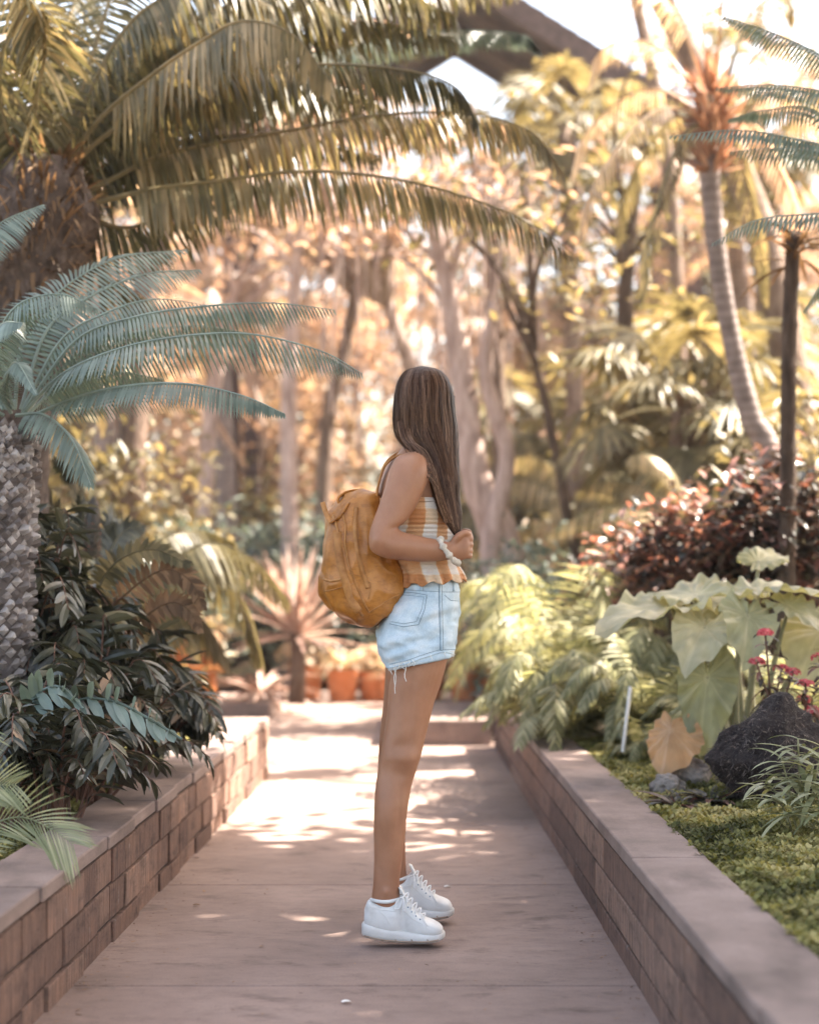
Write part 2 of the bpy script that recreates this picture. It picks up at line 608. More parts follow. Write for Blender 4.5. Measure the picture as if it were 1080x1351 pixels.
# ------------------------------------------------------------------ pavilion roof high in the distance
m_roof = noisy_mat("roof_shingle", [(0.3, (0.04, 0.028, 0.028)), (0.7, (0.10, 0.072, 0.07))], 14, stretch=(1, 1, 1))
m_wood = noisy_mat("dark_wood", [(0.3, (0.05, 0.032, 0.03)), (0.7, (0.10, 0.066, 0.06))], 10, stretch=(1, 8, 1))
pv = empty("pavilion", (0, 22, 0))
tag(pv, "dark gabled pavilion roof on posts, high above the trees behind the palm fronds", "pavilion")
Yp = 20.0
zE, zA, hw = 6.45, 8.40, 3.05
mb = MB()
for s in (-1, 1):
    for k in range(16):                                   # shingle courses
        t0, t1 = k / 16, (k + 1) / 16 + 0.012
        xa, za = s * hw * t0, zA + (zE - zA) * t0 + 0.02
        xb, zb = s * hw * t1, zA + (zE - zA) * t1 + 0.035
        vs = [(xa, Yp, za), (xb, Yp, zb), (xb, Yp + 3.2, zb), (xa, Yp + 3.2, za), (xa, Yp, za - 0.05), (xb, Yp, zb - 0.05), (xb, Yp + 3.2, zb - 0.05), (xa, Yp + 3.2, za - 0.05)]
        mb.add(vs, [(0, 1, 2, 3), (4, 7, 6, 5), (0, 4, 5, 1), (1, 5, 6, 2), (3, 2, 6, 7)], rnd.random())
adopt(mb.build("roof", m_roof), pv)
mb = MB()
for s in (-1, 1):
    for yy in (Yp - 0.04, Yp + 1.0, Yp + 2.0, Yp + 3.05):
        th = 0.30 if yy < Yp else 0.16
        vs = []
        for dy in (0, 0.09):
            vs += [(0, yy + dy, zA - 0.03), (s * (hw + 0.05), yy + dy, zE - 0.03), (s * (hw + 0.05), yy + dy, zE - 0.03 - th), (0, yy + dy, zA - 0.03 - th)]
        mb.add(vs, [(0, 1, 2, 3), (7, 6, 5, 4), (0, 4, 5, 1), (2, 6, 7, 3), (1, 5, 6, 2)])
adopt(mb.build("rafters", m_wood), pv)
mb = MB()
for s in (-1, 1):
    mb.box(s * 2.75 - 0.08, s * 2.75 + 0.08, Yp + 0.2, Yp + 3.1, zE - 0.22, zE - 0.02)
mb.box(-2.6, 2.6, Yp + 0.3, Yp + 0.45, zE - 0.10, zE + 0.12)
adopt(mb.build("beam", m_wood), pv)
for s in (-1, 1):
    for yy in (Yp + 0.3, Yp + 3.0):
        for xx in (2.75, ):
            mb = MB()
            mb.box(s * xx - 0.1, s * xx + 0.1, yy - 0.1, yy + 0.1, 0.2, zE - 0.2)
            adopt(mb.build("post", m_wood), pv)

pv.location.x += 0.62

# ------------------------------------------------------------------ wooden bench far down the left lane
m_orange = noisy_mat("orange_wood", [(0.3, (0.42, 0.14, 0.035)), (0.7, (0.62, 0.25, 0.08))], 6, 0.6, stretch=(1, 8, 8), bstr=0.2)
bn = empty("bench", (-1.9, 13.6, 0))
tag(bn, "orange brown wooden bench with plank seat in the sun at the far left", "bench")
mb = MB()
for k in range(4):
    mb.box(-0.95, 0.42, -0.2 + k * 0.105, -0.105 + k * 0.105, 0.33, 0.375, bev=0.006)
mb.build("seat", m_orange, bn)
for sx in (-0.85, -0.28, 0.3):
    mb = MB()
    mb.box(sx - 0.05, sx + 0.05, -0.17, 0.15, 0.0, 0.328, bev=0.006)
    mb.build("leg", m_orange, bn)
mb = MB()
mb.box(-0.93, 0.40, -0.14, -0.10, 0.10, 0.19, bev=0.005)
mb.build("stretcher", m_orange, bn)


# ------------------------------------------------------------------ the person
def ring(ax, ay, bx, by, Y, b, n=28, sq=2.0, rough=0.0, yb=None):
    """an oval ring whose left and right ends lie at two photograph points"""
    A, B = P(ax, ay, Y), P(bx, by, Y)
    C, H = (A + B) / 2, (B - A) / 2
    out = []
    for k in range(n):
        a = 2 * math.pi * k / n
        c, s = math.cos(a), math.sin(a)
        c = math.copysign(abs(c) ** (2 / sq), c)
        s = math.copysign(abs(s) ** (2 / sq), s)
        out.append(C + H * c + Vector((0, b * s, 0)))
    return out


def loft(mb, rings, tone=0.5, caps=True):
    n = len(rings[0])
    vs = [p for r in rings for p in r]
    fs = []
    for i in range(len(rings) - 1):
        for k in range(n):
            k2 = (k + 1) % n
            fs.append((i * n + k, i * n + k2, (i + 1) * n + k2, (i + 1) * n + k))
    if caps:
        c0, c1 = sum(rings[0], Vector()) / n, sum(rings[-1], Vector()) / n
        vs += [c0, c1]
        for k in range(n):
            k2 = (k + 1) % n
            fs.append((len(vs) - 2, k2, k))
            fs.append((len(vs) - 1, (len(rings) - 1) * n + k, (len(rings) - 1) * n + k2))
    mb.add(vs, fs, tone)


def sm_rings(spec, m, n=28, sq=2.0):
    """spec rows (ax,ay,bx,by,Y,b) interpolated smoothly to m rings"""
    return [ring(*r, n=n, sq=sq) for r in crom(spec, m)]


def remesh(mb, name, voxel, smooth=4, mat=None, parent=None, factor=0.5):
    """join closed overlapping volumes into one continuous skin"""
    o = mb.build("tmp_" + name)
    md = o.modifiers.new("r", 'REMESH')
    md.mode = 'VOXEL'
    md.voxel_size = voxel
    md.adaptivity = 0
    if smooth:
        s = o.modifiers.new("s", 'SMOOTH')
        s.factor = factor
        s.iterations = smooth
    dg = bpy.context.evaluated_depsgraph_get()
    me = bpy.data.meshes.new_from_object(o.evaluated_get(dg))
    bpy.data.objects.remove(o)
    me.name = name
    me.materials.clear()
    if mat: me.materials.append(mat)
    me.polygons.foreach_set("use_smooth", [True] * len(me.polygons))
    ob = bpy.data.objects.new(name, me)
    col.objects.link(ob)
    return ob


def bvh(o):
    me = o.data
    return BVHTree.FromPolygons([v.co[:] for v in me.vertices], [tuple(p.vertices) for p in me.polygons])


EYE = Vector((0, 0, CAMH))
def onto(tree, pts, off=0.001, miss=None):
    """photograph points dropped on to a surface seen from the camera side"""
    out = []
    for px, py in pts:
        d = (P(px, py, 5) - EYE).normalized()
        h = tree.ray_cast(EYE, d)
        if h[0] is not None:
            nn = h[1] if h[1].dot(d) < 0 else -h[1]
            out.append(h[0] + nn * off)
    return out


def displace(o, fn):
    me = o.data
    ns = [v.normal.copy() for v in me.vertices]
    for v, nn in zip(me.vertices, ns):
        v.co = v.co + nn * fn(v.co, nn)
    me.update()


# ---- materials
m_skin, n, b = new_mat("skin")
c = ramp(n, noise_tex(n, coords(n), 14.0, 4), [(0.3, (0.31, 0.140, 0.074)), (0.7, (0.39, 0.188, 0.106))])
n.links.new(c, b.inputs["Base Color"])
b.inputs["Roughness"].default_value = 0.48
b.inputs["Subsurface Weight"].default_value = 0.15
b.inputs["Subsurface Radius"].default_value = (0.02, 0.008, 0.004)
bump(n, b, noise_tex(n, coords(n), 420, 3), 0.12, 0.001)

m_denim, n, b = new_mat("washed_denim")
vec = coords(n)
c = ramp(n, noise_tex(n, vec, 16.0, 5, 0.6), [(0.3, (0.36, 0.47, 0.56)), (0.5, (0.50, 0.60, 0.67)), (0.7, (0.64, 0.70, 0.74))])
tw = noise_tex(n, coords(n, (1, 1, 0.25)), 420, 3, 0.8)
c = mixc(n, 0.7, c, ramp(n, tw, [(0.3, (0.72, 0.76, 0.8)), (0.65, (1.12, 1.1, 1.08))]), 'MULTIPLY')
n.links.new(c, b.inputs["Base Color"])
b.inputs["Roughness"].default_value = 0.9
bump(n, b, tw, 0.3, 0.001)
m_stitch = noisy_mat("stitching", [(0.3, (0.17, 0.23, 0.29)), (0.7, (0.28, 0.35, 0.41))], 60)
m_thread = noisy_mat("white_thread", [(0.3, (0.65, 0.65, 0.62)), (0.7, (0.8, 0.8, 0.78))], 60)

# gingham: soft edged woven bands of orange and white
m_ging, n, b = new_mat("gingham_cotton")
vec = coords(n)
sx = n.nodes.new("ShaderNodeSeparateXYZ")
n.links.new(vec, sx.inputs[0])
wob = math_n(n, 'MULTIPLY', math_n(n, 'SUBTRACT', noise_tex(n, vec, 9, 2), 0.5), 0.02)
def band(axis_out, freq, ph, lo, hi):
    s = math_n(n, 'SINE', math_n(n, 'ADD', math_n(n, 'MULTIPLY', math_n(n, 'ADD', axis_out, wob), freq), ph))
    r = n.nodes.new("ShaderNodeMapRange")
    r.inputs["From Min"].default_value = lo
    r.inputs["From Max"].default_value = hi
    n.links.new(s, r.inputs["Value"])
    return r.outputs[0]
xy = math_n(n, 'ADD', sx.outputs[0], math_n(n, 'MULTIPLY', sx.outputs[1], 0.6))
GX = band(xy, 2 * math.pi / 0.095, 0.9, -0.15, 0.15)
GZ = band(sx.outputs[2], 2 * math.pi / 0.095, 1.0, -0.1, 0.2)
gf = math_n(n, 'ADD', math_n(n, 'MULTIPLY', GX, 0.62), math_n(n, 'MULTIPLY', GZ, 0.38))
fine = noise_tex(n, coords(n, (1, 1, 3)), 160, 3, 0.7)
gf = math_n(n, 'ADD', gf, math_n(n, 'MULTIPLY', math_n(n, 'SUBTRACT', fine, 0.5), 0.5))
c = ramp(n, gf, [(0.05, (0.68, 0.62, 0.57)), (0.38, (0.66, 0.48, 0.32)), (0.62, (0.58, 0.31, 0.15)), (0.95, (0.47, 0.20, 0.075))])
n.links.new(c, b.inputs["Base Color"])
b.inputs["Roughness"].default_value = 0.9
rows = math_n(n, 'SINE', math_n(n, 'MULTIPLY', sx.outputs[2], 2 * math.pi / 0.0125))
bump(n, b, math_n(n, 'ADD', math_n(n, 'MULTIPLY', rows, 0.5), fine), 0.7, 0.003)

m_hair, n, b = new_mat("brown_hair")
c = ramp(n, tone_attr(n), [(0, (0.020, 0.009, 0.005)), (0.45, (0.075, 0.036, 0.020)), (0.8, (0.18, 0.097, 0.058)), (1, (0.36, 0.22, 0.14))])
n.links.new(c, b.inputs["Base Color"])
b.inputs["Roughness"].default_value = 0.42
b.inputs["Specular IOR Level"].default_value = 0.16
m_hairtie = noisy_mat("cream_towelling", [(0.3, (0.50, 0.44, 0.37)), (0.7, (0.68, 0.62, 0.54))], 90, bdist=0.004, bstr=0.8)

m_leather, n, b = new_mat("tan_leather")
vec = coords(n)
c = ramp(n, noise_tex(n, vec, 11.0, 6, 0.65), [(0.25, (0.20, 0.070, 0.012)), (0.5, (0.40, 0.155, 0.024)), (0.78, (0.56, 0.25, 0.055))])
c = mixc(n, 0.6, c, ramp(n, noise_tex(n, coords(n, (1, 1, 2.2)), 38.0, 5, 0.7), [(0.36, (0.62, 0.56, 0.5)), (0.5, (1, 1, 1))]), 'MULTIPLY')
n.links.new(c, b.inputs["Base Color"])
b.inputs["Roughness"].default_value = 0.42
b.inputs["Specular IOR Level"].default_value = 0.5
bump(n, b, noise_tex(n, vec, 130, 5, 0.7), 0.35, 0.002)
m_leather2 = noisy_mat("tan_leather_edge", [(0.3, (0.25, 0.10, 0.025)), (0.7, (0.50, 0.24, 0.08))], 30, rough=0.5, bdist=0.002)
m_white = noisy_mat("white_canvas", [(0.28, (0.58, 0.56, 0.53)), (0.45, (0.74, 0.73, 0.71)), (0.7, (0.82, 0.82, 0.80))], 16, rough=0.65, bscale=300, bstr=0.15, bdist=0.001)
m_rubber = noisy_mat("white_rubber", [(0.3, (0.62, 0.60, 0.57)), (0.7, (0.76, 0.75, 0.73))], 14, rough=0.5, bstr=0.1)
m_lace = noisy_mat("lace_cotton", [(0.3, (0.72, 0.72, 0.72)), (0.7, (0.85, 0.85, 0.85))], 60)
m_eyew = noisy_mat("eye_white", [(0.3, (0.7, 0.68, 0.66)), (0.7, (0.75, 0.73, 0.72))], 20, rough=0.15, bstr=0)
m_iris = noisy_mat("iris_brown", [(0.3, (0.03, 0.015, 0.01)), (0.7, (0.07, 0.035, 0.02))], 90, rough=0.15, bstr=0)
m_lip = noisy_mat("lip_skin", [(0.3, (0.42, 0.14, 0.12)), (0.7, (0.48, 0.17, 0.14))], 60, rough=0.4, bstr=0.1)
m_sole = noisy_mat("tan_gum", [(0.3, (0.30, 0.22, 0.17)), (0.7, (0.42, 0.33, 0.26))], 30)

YB = 5.12
person = empty("person", (P(545, 1235, 5.1).x, 5.13, 0))
tag(person, "person with long brown hair in gingham top, denim shorts and white sneakers on the path", "person")

mb = MB()
# torso and neck
torso = [(545, 560, 568, 566, YB, 0.048), (537, 580, 564, 588, YB, 0.052), (526, 597, 566, 604, YB, 0.09), (512, 612, 575, 622, YB, 0.135),
         (500, 638, 584, 640, YB, 0.15), (497, 665, 594, 662, YB, 0.140), (499, 688, 597, 686, YB, 0.135), (505, 712, 596, 712, YB, 0.120),
         (522, 742, 597, 744, YB, 0.112), (538, 768, 600, 770, YB, 0.122), (516, 802, 600, 800, YB, 0.155), (503, 835, 597, 826, YB, 0.160), (515, 862, 590, 856, YB, 0.15)]
loft(mb, sm_rings(torso, 46, 36, 2.2))
near_leg = [(512, 835, 596, 830, 5.05, 0.080), (516, 885, 592, 862, 5.04, 0.084), (513, 905, 582, 900, 5.035, 0.079), (511, 932, 572, 930, 5.03, 0.072),
            (507, 965, 563, 965, 5.02, 0.062), (502, 996, 555.5, 996, 5.01, 0.054), (499, 1010, 551, 1010, 5.01, 0.050), (495, 1040, 542, 1040, 5.005, 0.049), (493.5, 1062, 538.5, 1062, 5.0, 0.051),
            (493, 1085, 535.5, 1085, 5.0, 0.050), (493, 1112, 532.5, 1112, 5.0, 0.043), (493, 1142, 529.5, 1142, 4.995, 0.034), (492, 1166, 527, 1164, 4.99, 0.029),
            (490, 1186, 528, 1182, 4.99, 0.030), (493, 1204, 535, 1200, 4.99, 0.024), (498, 1220, 545, 1218, 4.99, 0.022)]
loft(mb, sm_rings(near_leg, 50, 30))
far_leg = [(510, 835, 596, 830, 5.19, 0.080), (508, 885, 580, 862, 5.20, 0.084), (507, 905, 574, 900, 5.205, 0.078), (505, 932, 565, 930, 5.215, 0.070),
           (501, 965, 555, 965, 5.225, 0.060), (499, 998, 548, 998, 5.24, 0.052), (498, 1018, 543, 1016, 5.25, 0.048), (498, 1045, 537, 1045, 5.26, 0.048),
           (499, 1080, 536, 1080, 5.275, 0.048), (501, 1110, 534.5, 1110, 5.29, 0.041), (504, 1138, 535, 1138, 5.305, 0.034), (506, 1158, 537, 1156, 5.315, 0.030),
           (506, 1170, 540, 1166, 5.32, 0.029), (509, 1182, 548, 1178, 5.32, 0.022), (512, 1192, 556, 1190, 5.32, 0.020)]
loft(mb, sm_rings(far_leg, 46, 28))
near_arm = [(540, 596, 556, 597, 5.0, 0.03), (522, 604, 565, 605, 4.985, 0.052), (513, 622, 568, 620, 4.965, 0.056), (507, 645, 561, 643, 4.95, 0.050), (499, 668, 549, 668, 4.94, 0.044),
            (491, 690, 535, 688, 4.93, 0.040), (486.5, 708, 525, 695, 4.925, 0.038), (489, 726, 527, 699, 4.92, 0.038), (507, 736, 533, 702, 4.92, 0.037),
            (530, 739.5, 543, 704.5, 4.925, 0.037), (557, 741.5, 563, 709, 4.935, 0.032), (580, 740.5, 583, 713, 4.95, 0.025), (593, 738, 593, 715, 4.955, 0.021),
            (600, 739, 599, 709, 4.96, 0.018), (608, 740, 607, 706, 4.965, 0.0165), (615, 737, 615, 707, 4.965, 0.014), (618.5, 733, 618.5, 711, 4.966, 0.010)]
loft(mb, sm_rings(near_arm, 64, 26))
# fist: four fingers curl away from the camera and back, the thumb lies across the top
hx = P(617, 722, 4.966)
for i, (py, ln) in enumerate(((710.5, 1.0), (718.5, 1.08), (726.5, 1.0), (733.5, 0.82))):
    k = P(615.5, py, 4.966)
    seq = [k + Vector((-0.016, 0, 0)), k, k + Vector((0.011, 0.010, 0)) * ln, k + Vector((0.009, 0.030, -0.001)) * ln, k + Vector((-0.008, 0.040, -0.002)) * ln, k + Vector((-0.024, 0.033, -0.002)) * ln]
    rr = [0.0085, 0.0092, 0.0088, 0.0082, 0.0078, 0.0065]
    pts = crom([tuple(p) + (r,) for p, r in zip(seq, rr)], 16)
    mb.tube([p[:3] for p in pts], [p[3] for p in pts], 10)
th = [(598, 717, 4.955, .011), (604, 708, 4.95, .0115), (611, 703.5, 4.955, .0098), (617, 704, 4.965, .0090), (621, 707, 4.985, .0072)]
pts = crom([tuple(P(a, b_, y)) + (r,) for a, b_, y, r in th], 16)
mb.tube([p[:3] for p in pts], [p[3] for p in pts], 10)
# far arm, bent the same way; its fist meets the near one
fa = [(548, 604, 5.25, .045), (541, 622, 5.28, .050), (528, 655, 5.31, .043), (515, 690, 5.33, .038), (512, 710, 5.335, .037), (532, 716, 5.31, .036), (556, 719, 5.25, .031), (580, 721, 5.17, .025),
      (592, 722, 5.13, .021), (600, 721, 5.10, .021), (609, 720, 5.075, .023), (614, 719, 5.06, .017)]
pts = crom([tuple(P(a, b_, y)) + (r,) for a, b_, y, r in fa], 50)
mb.tube([p[:3] for p in pts], [p[3] for p in pts], 16)
for i, (py, ln) in enumerate(((709, 1.0), (716, 1.08), (723, 1.0), (730, 0.82))):
    k = P(612, py, 5.07)
    seq = [k + Vector((-0.012, 0.012, 0)), k + Vector((0.004, 0.004, 0)), k + Vector((0.016, -0.010, 0)) * ln, k + Vector((0.012, -0.030, 0)) * ln, k + Vector((-0.006, -0.036, 0)) * ln]
    pts = crom([tuple(p) + (r,) for p, r in zip(seq, [.0085, .009, .0085, .008, .0065])], 14)
    mb.tube([p[:3] for p in pts], [p[3] for p in pts], 10)
pts = crom([tuple(P(a, b_, y)) + (r,) for a, b_, y, r in [(600, 710, 5.09, .011), (608, 703, 5.07, .011), (615, 701, 5.05, .0095), (620, 703, 5.03, .0075)]], 12)
mb.tube([p[:3] for p in pts], [p[3] for p in pts], 10)

# head: local x forward, y left, z up
HC = P(560, 533, YB)
yaw = R(44)
HM = Matrix.Translation(HC) @ Matrix.Rotation(yaw, 4, 'Z')


def head_pt(th_, ph):
    """th_ polar from top, ph azimuth from forward"""
    z = math.cos(th_)
    r = math.sin(th_)
    x, y = r * math.cos(ph), r * math.sin(ph)
    p = Vector((x * (0.088 if x > 0 else 0.084), y * 0.072, z * 0.108))
    if z < 0:                                      # jaw narrows, back of the head tucks into the neck
        p.y *= 1 - 0.30 * (-z) ** 1.3
        if x < 0: p.x *= 1 - 0.45 * (-z)
        else: p.x *= 1 - 0.10 * (-z)
    def g(cy, cz, sy, sz): return math.exp(-((p.y - cy) / sy) ** 2 - ((p.z - cz) / sz) ** 2)
    if x > 0:
        f = x
        q = 0
        q += 0.024 * g(0, -0.030, 0.010, 0.013)      # nose tip
        q += 0.013 * g(0, -0.008, 0.008, 0.020)      # bridge
        q -= 0.011 * (g(0.032, 0.002, 0.015, 0.012) + g(-0.032, 0.002, 0.015, 0.012))   # sockets
        q += 0.005 * (g(0.030, 0.022, 0.020, 0.008) + g(-0.030, 0.022, 0.020, 0.008))
        q += 0.009 * g(0, -0.058, 0.020, 0.007) - 0.003 * g(0, -0.0645, 0.022, 0.0025) + 0.008 * g(0, -0.071, 0.017, 0.007)
        q += 0.010 * g(0, -0.096, 0.020, 0.014)      # chin
        q -= 0.004 * g(0, -0.082, 0.018, 0.005)
        p.x += q * min(1, f * 1.4)
    return HM @ p


vs, fs = [], []
NT, NP = 60, 80
for i in range(NT + 1):
    for k in range(NP):
        vs.append(head_pt(math.pi * (0.004 + 0.992 * i / NT), 2 * math.pi * k / NP))
for i in range(NT):
    for k in range(NP):
        k2 = (k + 1) % NP
        fs.append((i * NP + k, (i + 1) * NP + k, (i + 1) * NP + k2, i * NP + k2))
fs.append(tuple(range(NP)))
fs.append(tuple(NT * NP + k for k in range(NP - 1, -1, -1)))
mb.add(vs, fs)
for s in (-1, 1):                                  # ears
    e = [HM @ Vector((0.004 - 0.010 * math.cos(a), s * (0.071 + 0.006 * math.sin(a * 0.5)), -0.004 + 0.028 * math.cos(a * 1.0))) for a in [2 * math.pi * i / 16 for i in range(17)]]
    e = [HM @ Vector((-0.004 + 0.014 * math.sin(a), s * (0.073 + 0.004 * math.sin(a)), -0.006 + 0.028 * math.cos(a))) for a in [2 * math.pi * i / 16 for i in range(17)]]
    mb.tube(e, 0.0055, 8)
body = remesh(mb, "body", 0.0036, 4, m_skin)


def muscle(co, nn):
    """soft forms of the knee, calf, shoulder blade, elbow"""
    q = 0.0
    def g(px, py, Y, s, sz=None):
        c = P(px, py, Y)
        return math.exp(-((co.x - c.x) ** 2 + (co.y - c.y) ** 2) / (s * s) - ((co.z - c.z) / (sz or s)) ** 2)
    q += 0.006 * g(543, 1003, 4.96, .035, .030) - 0.004 * g(528, 1022, 4.955, .03, .02) - 0.004 * g(530, 985, 4.95, .03, .018)
    q -= 0.005 * g(505, 1020, 4.97, .022, .035)
    q += 0.005 * g(510, 1075, 4.96, .03, .06) - 0.0035 * g(527, 1085, 4.955, .012, .09)
    q -= 0.004 * g(540, 930, 4.955, .014, .10) + 0.003 * g(503, 1160, 4.975, .010, .05)
    q += 0.006 * g(498, 712, 4.885, .020) - 0.003 * g(516, 706, 4.885, .018)
    q -= 0.004 * g(532, 650, 4.91, .014, .05)
    q += 0.004 * g(509, 1177, 4.962, .012) 
    return q + 0.0009 * noise.noise(co * 22)
displace(body, muscle)
bt = bvh(body)
adopt(body, person)
for s in (-1, 1):
    e = MB()
    pc = HM @ Vector((0.079, s * 0.031, 0.002))
    for (rad, dx, mt) in ((0.0125, 0.0, m_eyew),):
        bm = bmesh.new()
        bmesh.ops.create_uvsphere(bm, u_segments=16, v_segments=12, radius=rad)
        e.add([pc + v.co for v in bm.verts], [[v.index for v in f.verts] for f in bm.faces])
        bm.free()
    eo = adopt(e.build("eye", m_eyew, smooth=True), person)
    e = MB()
    bm = bmesh.new()
    bmesh.ops.create_uvsphere(bm, u_segments=12, v_segments=8, radius=0.0062)
    fwd = (HM.to_3x3() @ Vector((1, 0, 0)))
    e.add([pc + fwd * 0.0075 + v.co for v in bm.verts], [[v.index for v in f.verts] for f in bm.faces])
    bm.free()
    ir = e.build("iris", m_iris, smooth=True)
    ir.data.transform(Matrix.Translation(-person.location))
    ir.parent = eo
    e = MB()
    e.tube([HM @ Vector((0.094 - 0.010 * abs(t), s * (0.016 + 0.030 * (t + 1) / 2), 0.023 + 0.004 * math.sin((t + 1) * 1.5))) for t in (-1, -0.5, 0, 0.5, 1)], [0.0015, 0.0028, 0.003, 0.0024, 0.0012], 6)
    adopt(e.build("eyebrow", m_hair), person)
e = MB()
for zz in (-0.0585, -0.0700):
    e.tube([HM @ Vector((0.0975 - 14 * (y * y) - (0.001 if zz < -0.06 else 0), y, zz)) for y in (-0.022, -0.014, -0.006, 0, 0.006, 0.014, 0.022)], [0.001, 0.0036, 0.0045, 0.0046, 0.0045, 0.0036, 0.001], 8)
adopt(e.build("lips", m_lip, smooth=True), person)

# ---- denim shorts
mb = MB()
sh = [(533, 762, 604, 766, YB, 0.130), (526, 778, 606, 778, YB, 0.138), (514, 797, 606.5, 795, YB, 0.158), (502, 815, 605, 812, YB, 0.170), (497, 833, 603, 828, YB, 0.172), (499, 848, 601, 842, YB, 0.165), (512, 862, 590, 852, YB, 0.15)]
loft(mb, sm_rings(sh, 26, 36, 2.3))
loft(mb, sm_rings([(502, 828, 603, 822, 5.045, 0.092), (497.5, 845, 602, 838, 5.04, 0.098), (502, 864, 601, 852, 5.035, 0.100), (511, 881, 599.5, 861, 5.03, 0.099), (512, 884, 599.5, 864, 5.03, 0.099)], 18, 32, 2.2))
loft(mb, sm_rings([(503, 828, 603, 822, 5.19, 0.092), (496.5, 843, 602, 838, 5.20, 0.098), (500, 862, 600, 852, 5.205, 0.100), (507, 878, 597.5, 861, 5.21, 0.099), (508, 881, 597.5, 864, 5.21, 0.099)], 18, 32, 2.2))
shorts = remesh(mb, "shorts", 0.0036, 5, m_denim)


def wr(co, nn):
    q = Vector((co.x * 9, co.y * 9, co.z * 26))
    return 0.0040 * noise.noise(q) + 0.0028 * noise.noise(q * 2.3 + Vector((3, 1, 0))) + 0.0022 * (1 - abs(noise.noise(Vector((co.x * 14 + co.z * 22, co.y * 10, co.z * 30)))) * 2.2)
displace(shorts, wr)


def fold_(co, nn):
    q = 0
    for (x0, y0, x1, y1, w_, h_) in ((600, 800, 555, 812, 5, .0045), (598, 815, 562, 835, 5, .0040), (505, 850, 548, 838, 5, .0045), (512, 868, 560, 850, 4, .0035), (596, 845, 560, 858, 4, .0035), (540, 770, 552, 779, 3, .002)):
        A_, B2 = P(x0, y0, 4.95), P(x1, y1, 4.95)
        d2 = Vector((B2.x - A_.x, 0, B2.z - A_.z))
        v2 = Vector((co.x - A_.x, 0, co.z - A_.z))
        t = max(0, min(1, v2.dot(d2) / d2.length_squared))
        dist = (v2 - d2 * t).length
        q += h_ * math.exp(-(dist / (w_ / 441)) ** 2) * math.sin(math.pi * (0.15 + .7 * t)) - h_ * .6 * math.exp(-((dist - 2 * w_ / 441) / (w_ / 441)) ** 2)
    return q if co.y < YB - .04 else 0
displace(shorts, fold_)
st = bvh(shorts)
adopt(shorts, person)


def line(pts, rad, mat, tree, name, parent, off=0.0004, n=None, dash=None):
    n = n or max(6, len(pts) * 8)
    pr = onto(tree, [p[:2] for p in crom(pts, n)], off)
    e = MB()
    if len(pr) < 3: return
    if dash:
        i = 0
        while i < len(pr) - 2:
            e.tube(pr[i:i + 3], rad, 5)
            i += dash
    else:
        e.tube(pr, rad, 6)
    return e


def part_lines(name, mat, tree, parent, specs):
    e = MB()
    for pts, rad, off in specs:
        dense = []
        for a, b_ in zip(pts[:-1], pts[1:]):
            k = max(2, int(math.hypot(b_[0] - a[0], b_[1] - a[1]) / 2.5))
            dense += [(a[0] + (b_[0] - a[0]) * i / k, a[1] + (b_[1] - a[1]) * i / k) for i in range(k)]
        dense.append(pts[-1])
        pr = onto(tree, dense, off)
        if len(pr) > 2:
            e.tube(pr, rad, 6)
    o = e.build(name, mat, smooth=True)
    return adopt(o, parent)


pk = [(536, 781), (535, 783), (562, 786), (561, 797), (555, 824), (547, 827), (530, 825), (512, 822)]
part_lines("seam", m_stitch, st, person, [
    ([(531, 781), (545, 782), (563, 785), (560, 804), (552, 824), (532, 827), (514, 823)], 0.0011, 0.0003),
    ([(532, 785), (545, 786), (559, 788), (556, 804), (549, 820), (532, 823), (516, 820)], 0.0008, 0.0003),
    ([(578.5, 768), (579, 800), (580, 832), (580.5, 858)], 0.0012, 0.0003),
    ([(582.5, 768), (583, 800), (584, 832), (584.5, 858)], 0.0009, 0.0003),
    ([(536, 778), (560, 780), (590, 781), (606, 781)], 0.0009, 0.0003),
    ([(514, 876), (535, 872), (560, 863), (582, 856.5), (600, 857)], 0.0010, 0.0003),
    ([(586, 785), (594, 792), (605, 793)], 0.0010, 0.0003)])
part_lines("welt", m_denim, st, person, [
    ([(580.5, 768), (581, 800), (582, 832), (582.5, 859)], 0.0028, 0.0004),
    ([(513, 881), (535, 876), (560, 867), (582, 860), (599, 862)], 0.0030, 0.0),
    ([(537, 783), (548, 784), (561, 787)], 0.0022, 0.0)])
for lx in (598, 556):
    part_lines("belt_loop", m_denim, st, person, [([(lx, 766), (lx, 780)], 0.0040, 0.002)])
e = MB()
fr_px = [(520, 876, 915, 2), (522, 876, 906, -2), (534, 874, 899, 1), (528, 875, 883, 5), (530, 875, 881, -6), (516, 878, 890, 0), (545, 871, 879, 2), (568, 864, 870, 1), (587, 861, 866, -1), (540, 873, 878, -2)]
for x, y0, y1, sw in fr_px:
    p0 = onto(st, [(x, y0)], 0.002) or [P(x, y0, 4.94)]
    D0 = p0[0].y
    e.tube([p0[0]] + [P(x + sw * t + 1.3 * math.sin(t * 7 + x), y0 + (y1 - y0) * t, D0 - 0.004) for t in (0.2, 0.4, 0.6, 0.8, 1.0)], 0.0011, 5)
for k in range(260):
    t = rnd.random()
    x = 513 + 86 * t
    yb = 882 - 20 * t ** 0.9
    p0 = onto(st, [(x, yb - 4)], 0.0)
    if p0:
        e.tube([p0[0], P(x + rnd.uniform(-1, 1), yb + rnd.uniform(0, 1), p0[0].y), P(x + rnd.uniform(-2.5, 2.5), yb + rnd.uniform(1, 4.5), p0[0].y)], 0.0006, 4)
adopt(e.build("frayed_threads", m_thread), person)

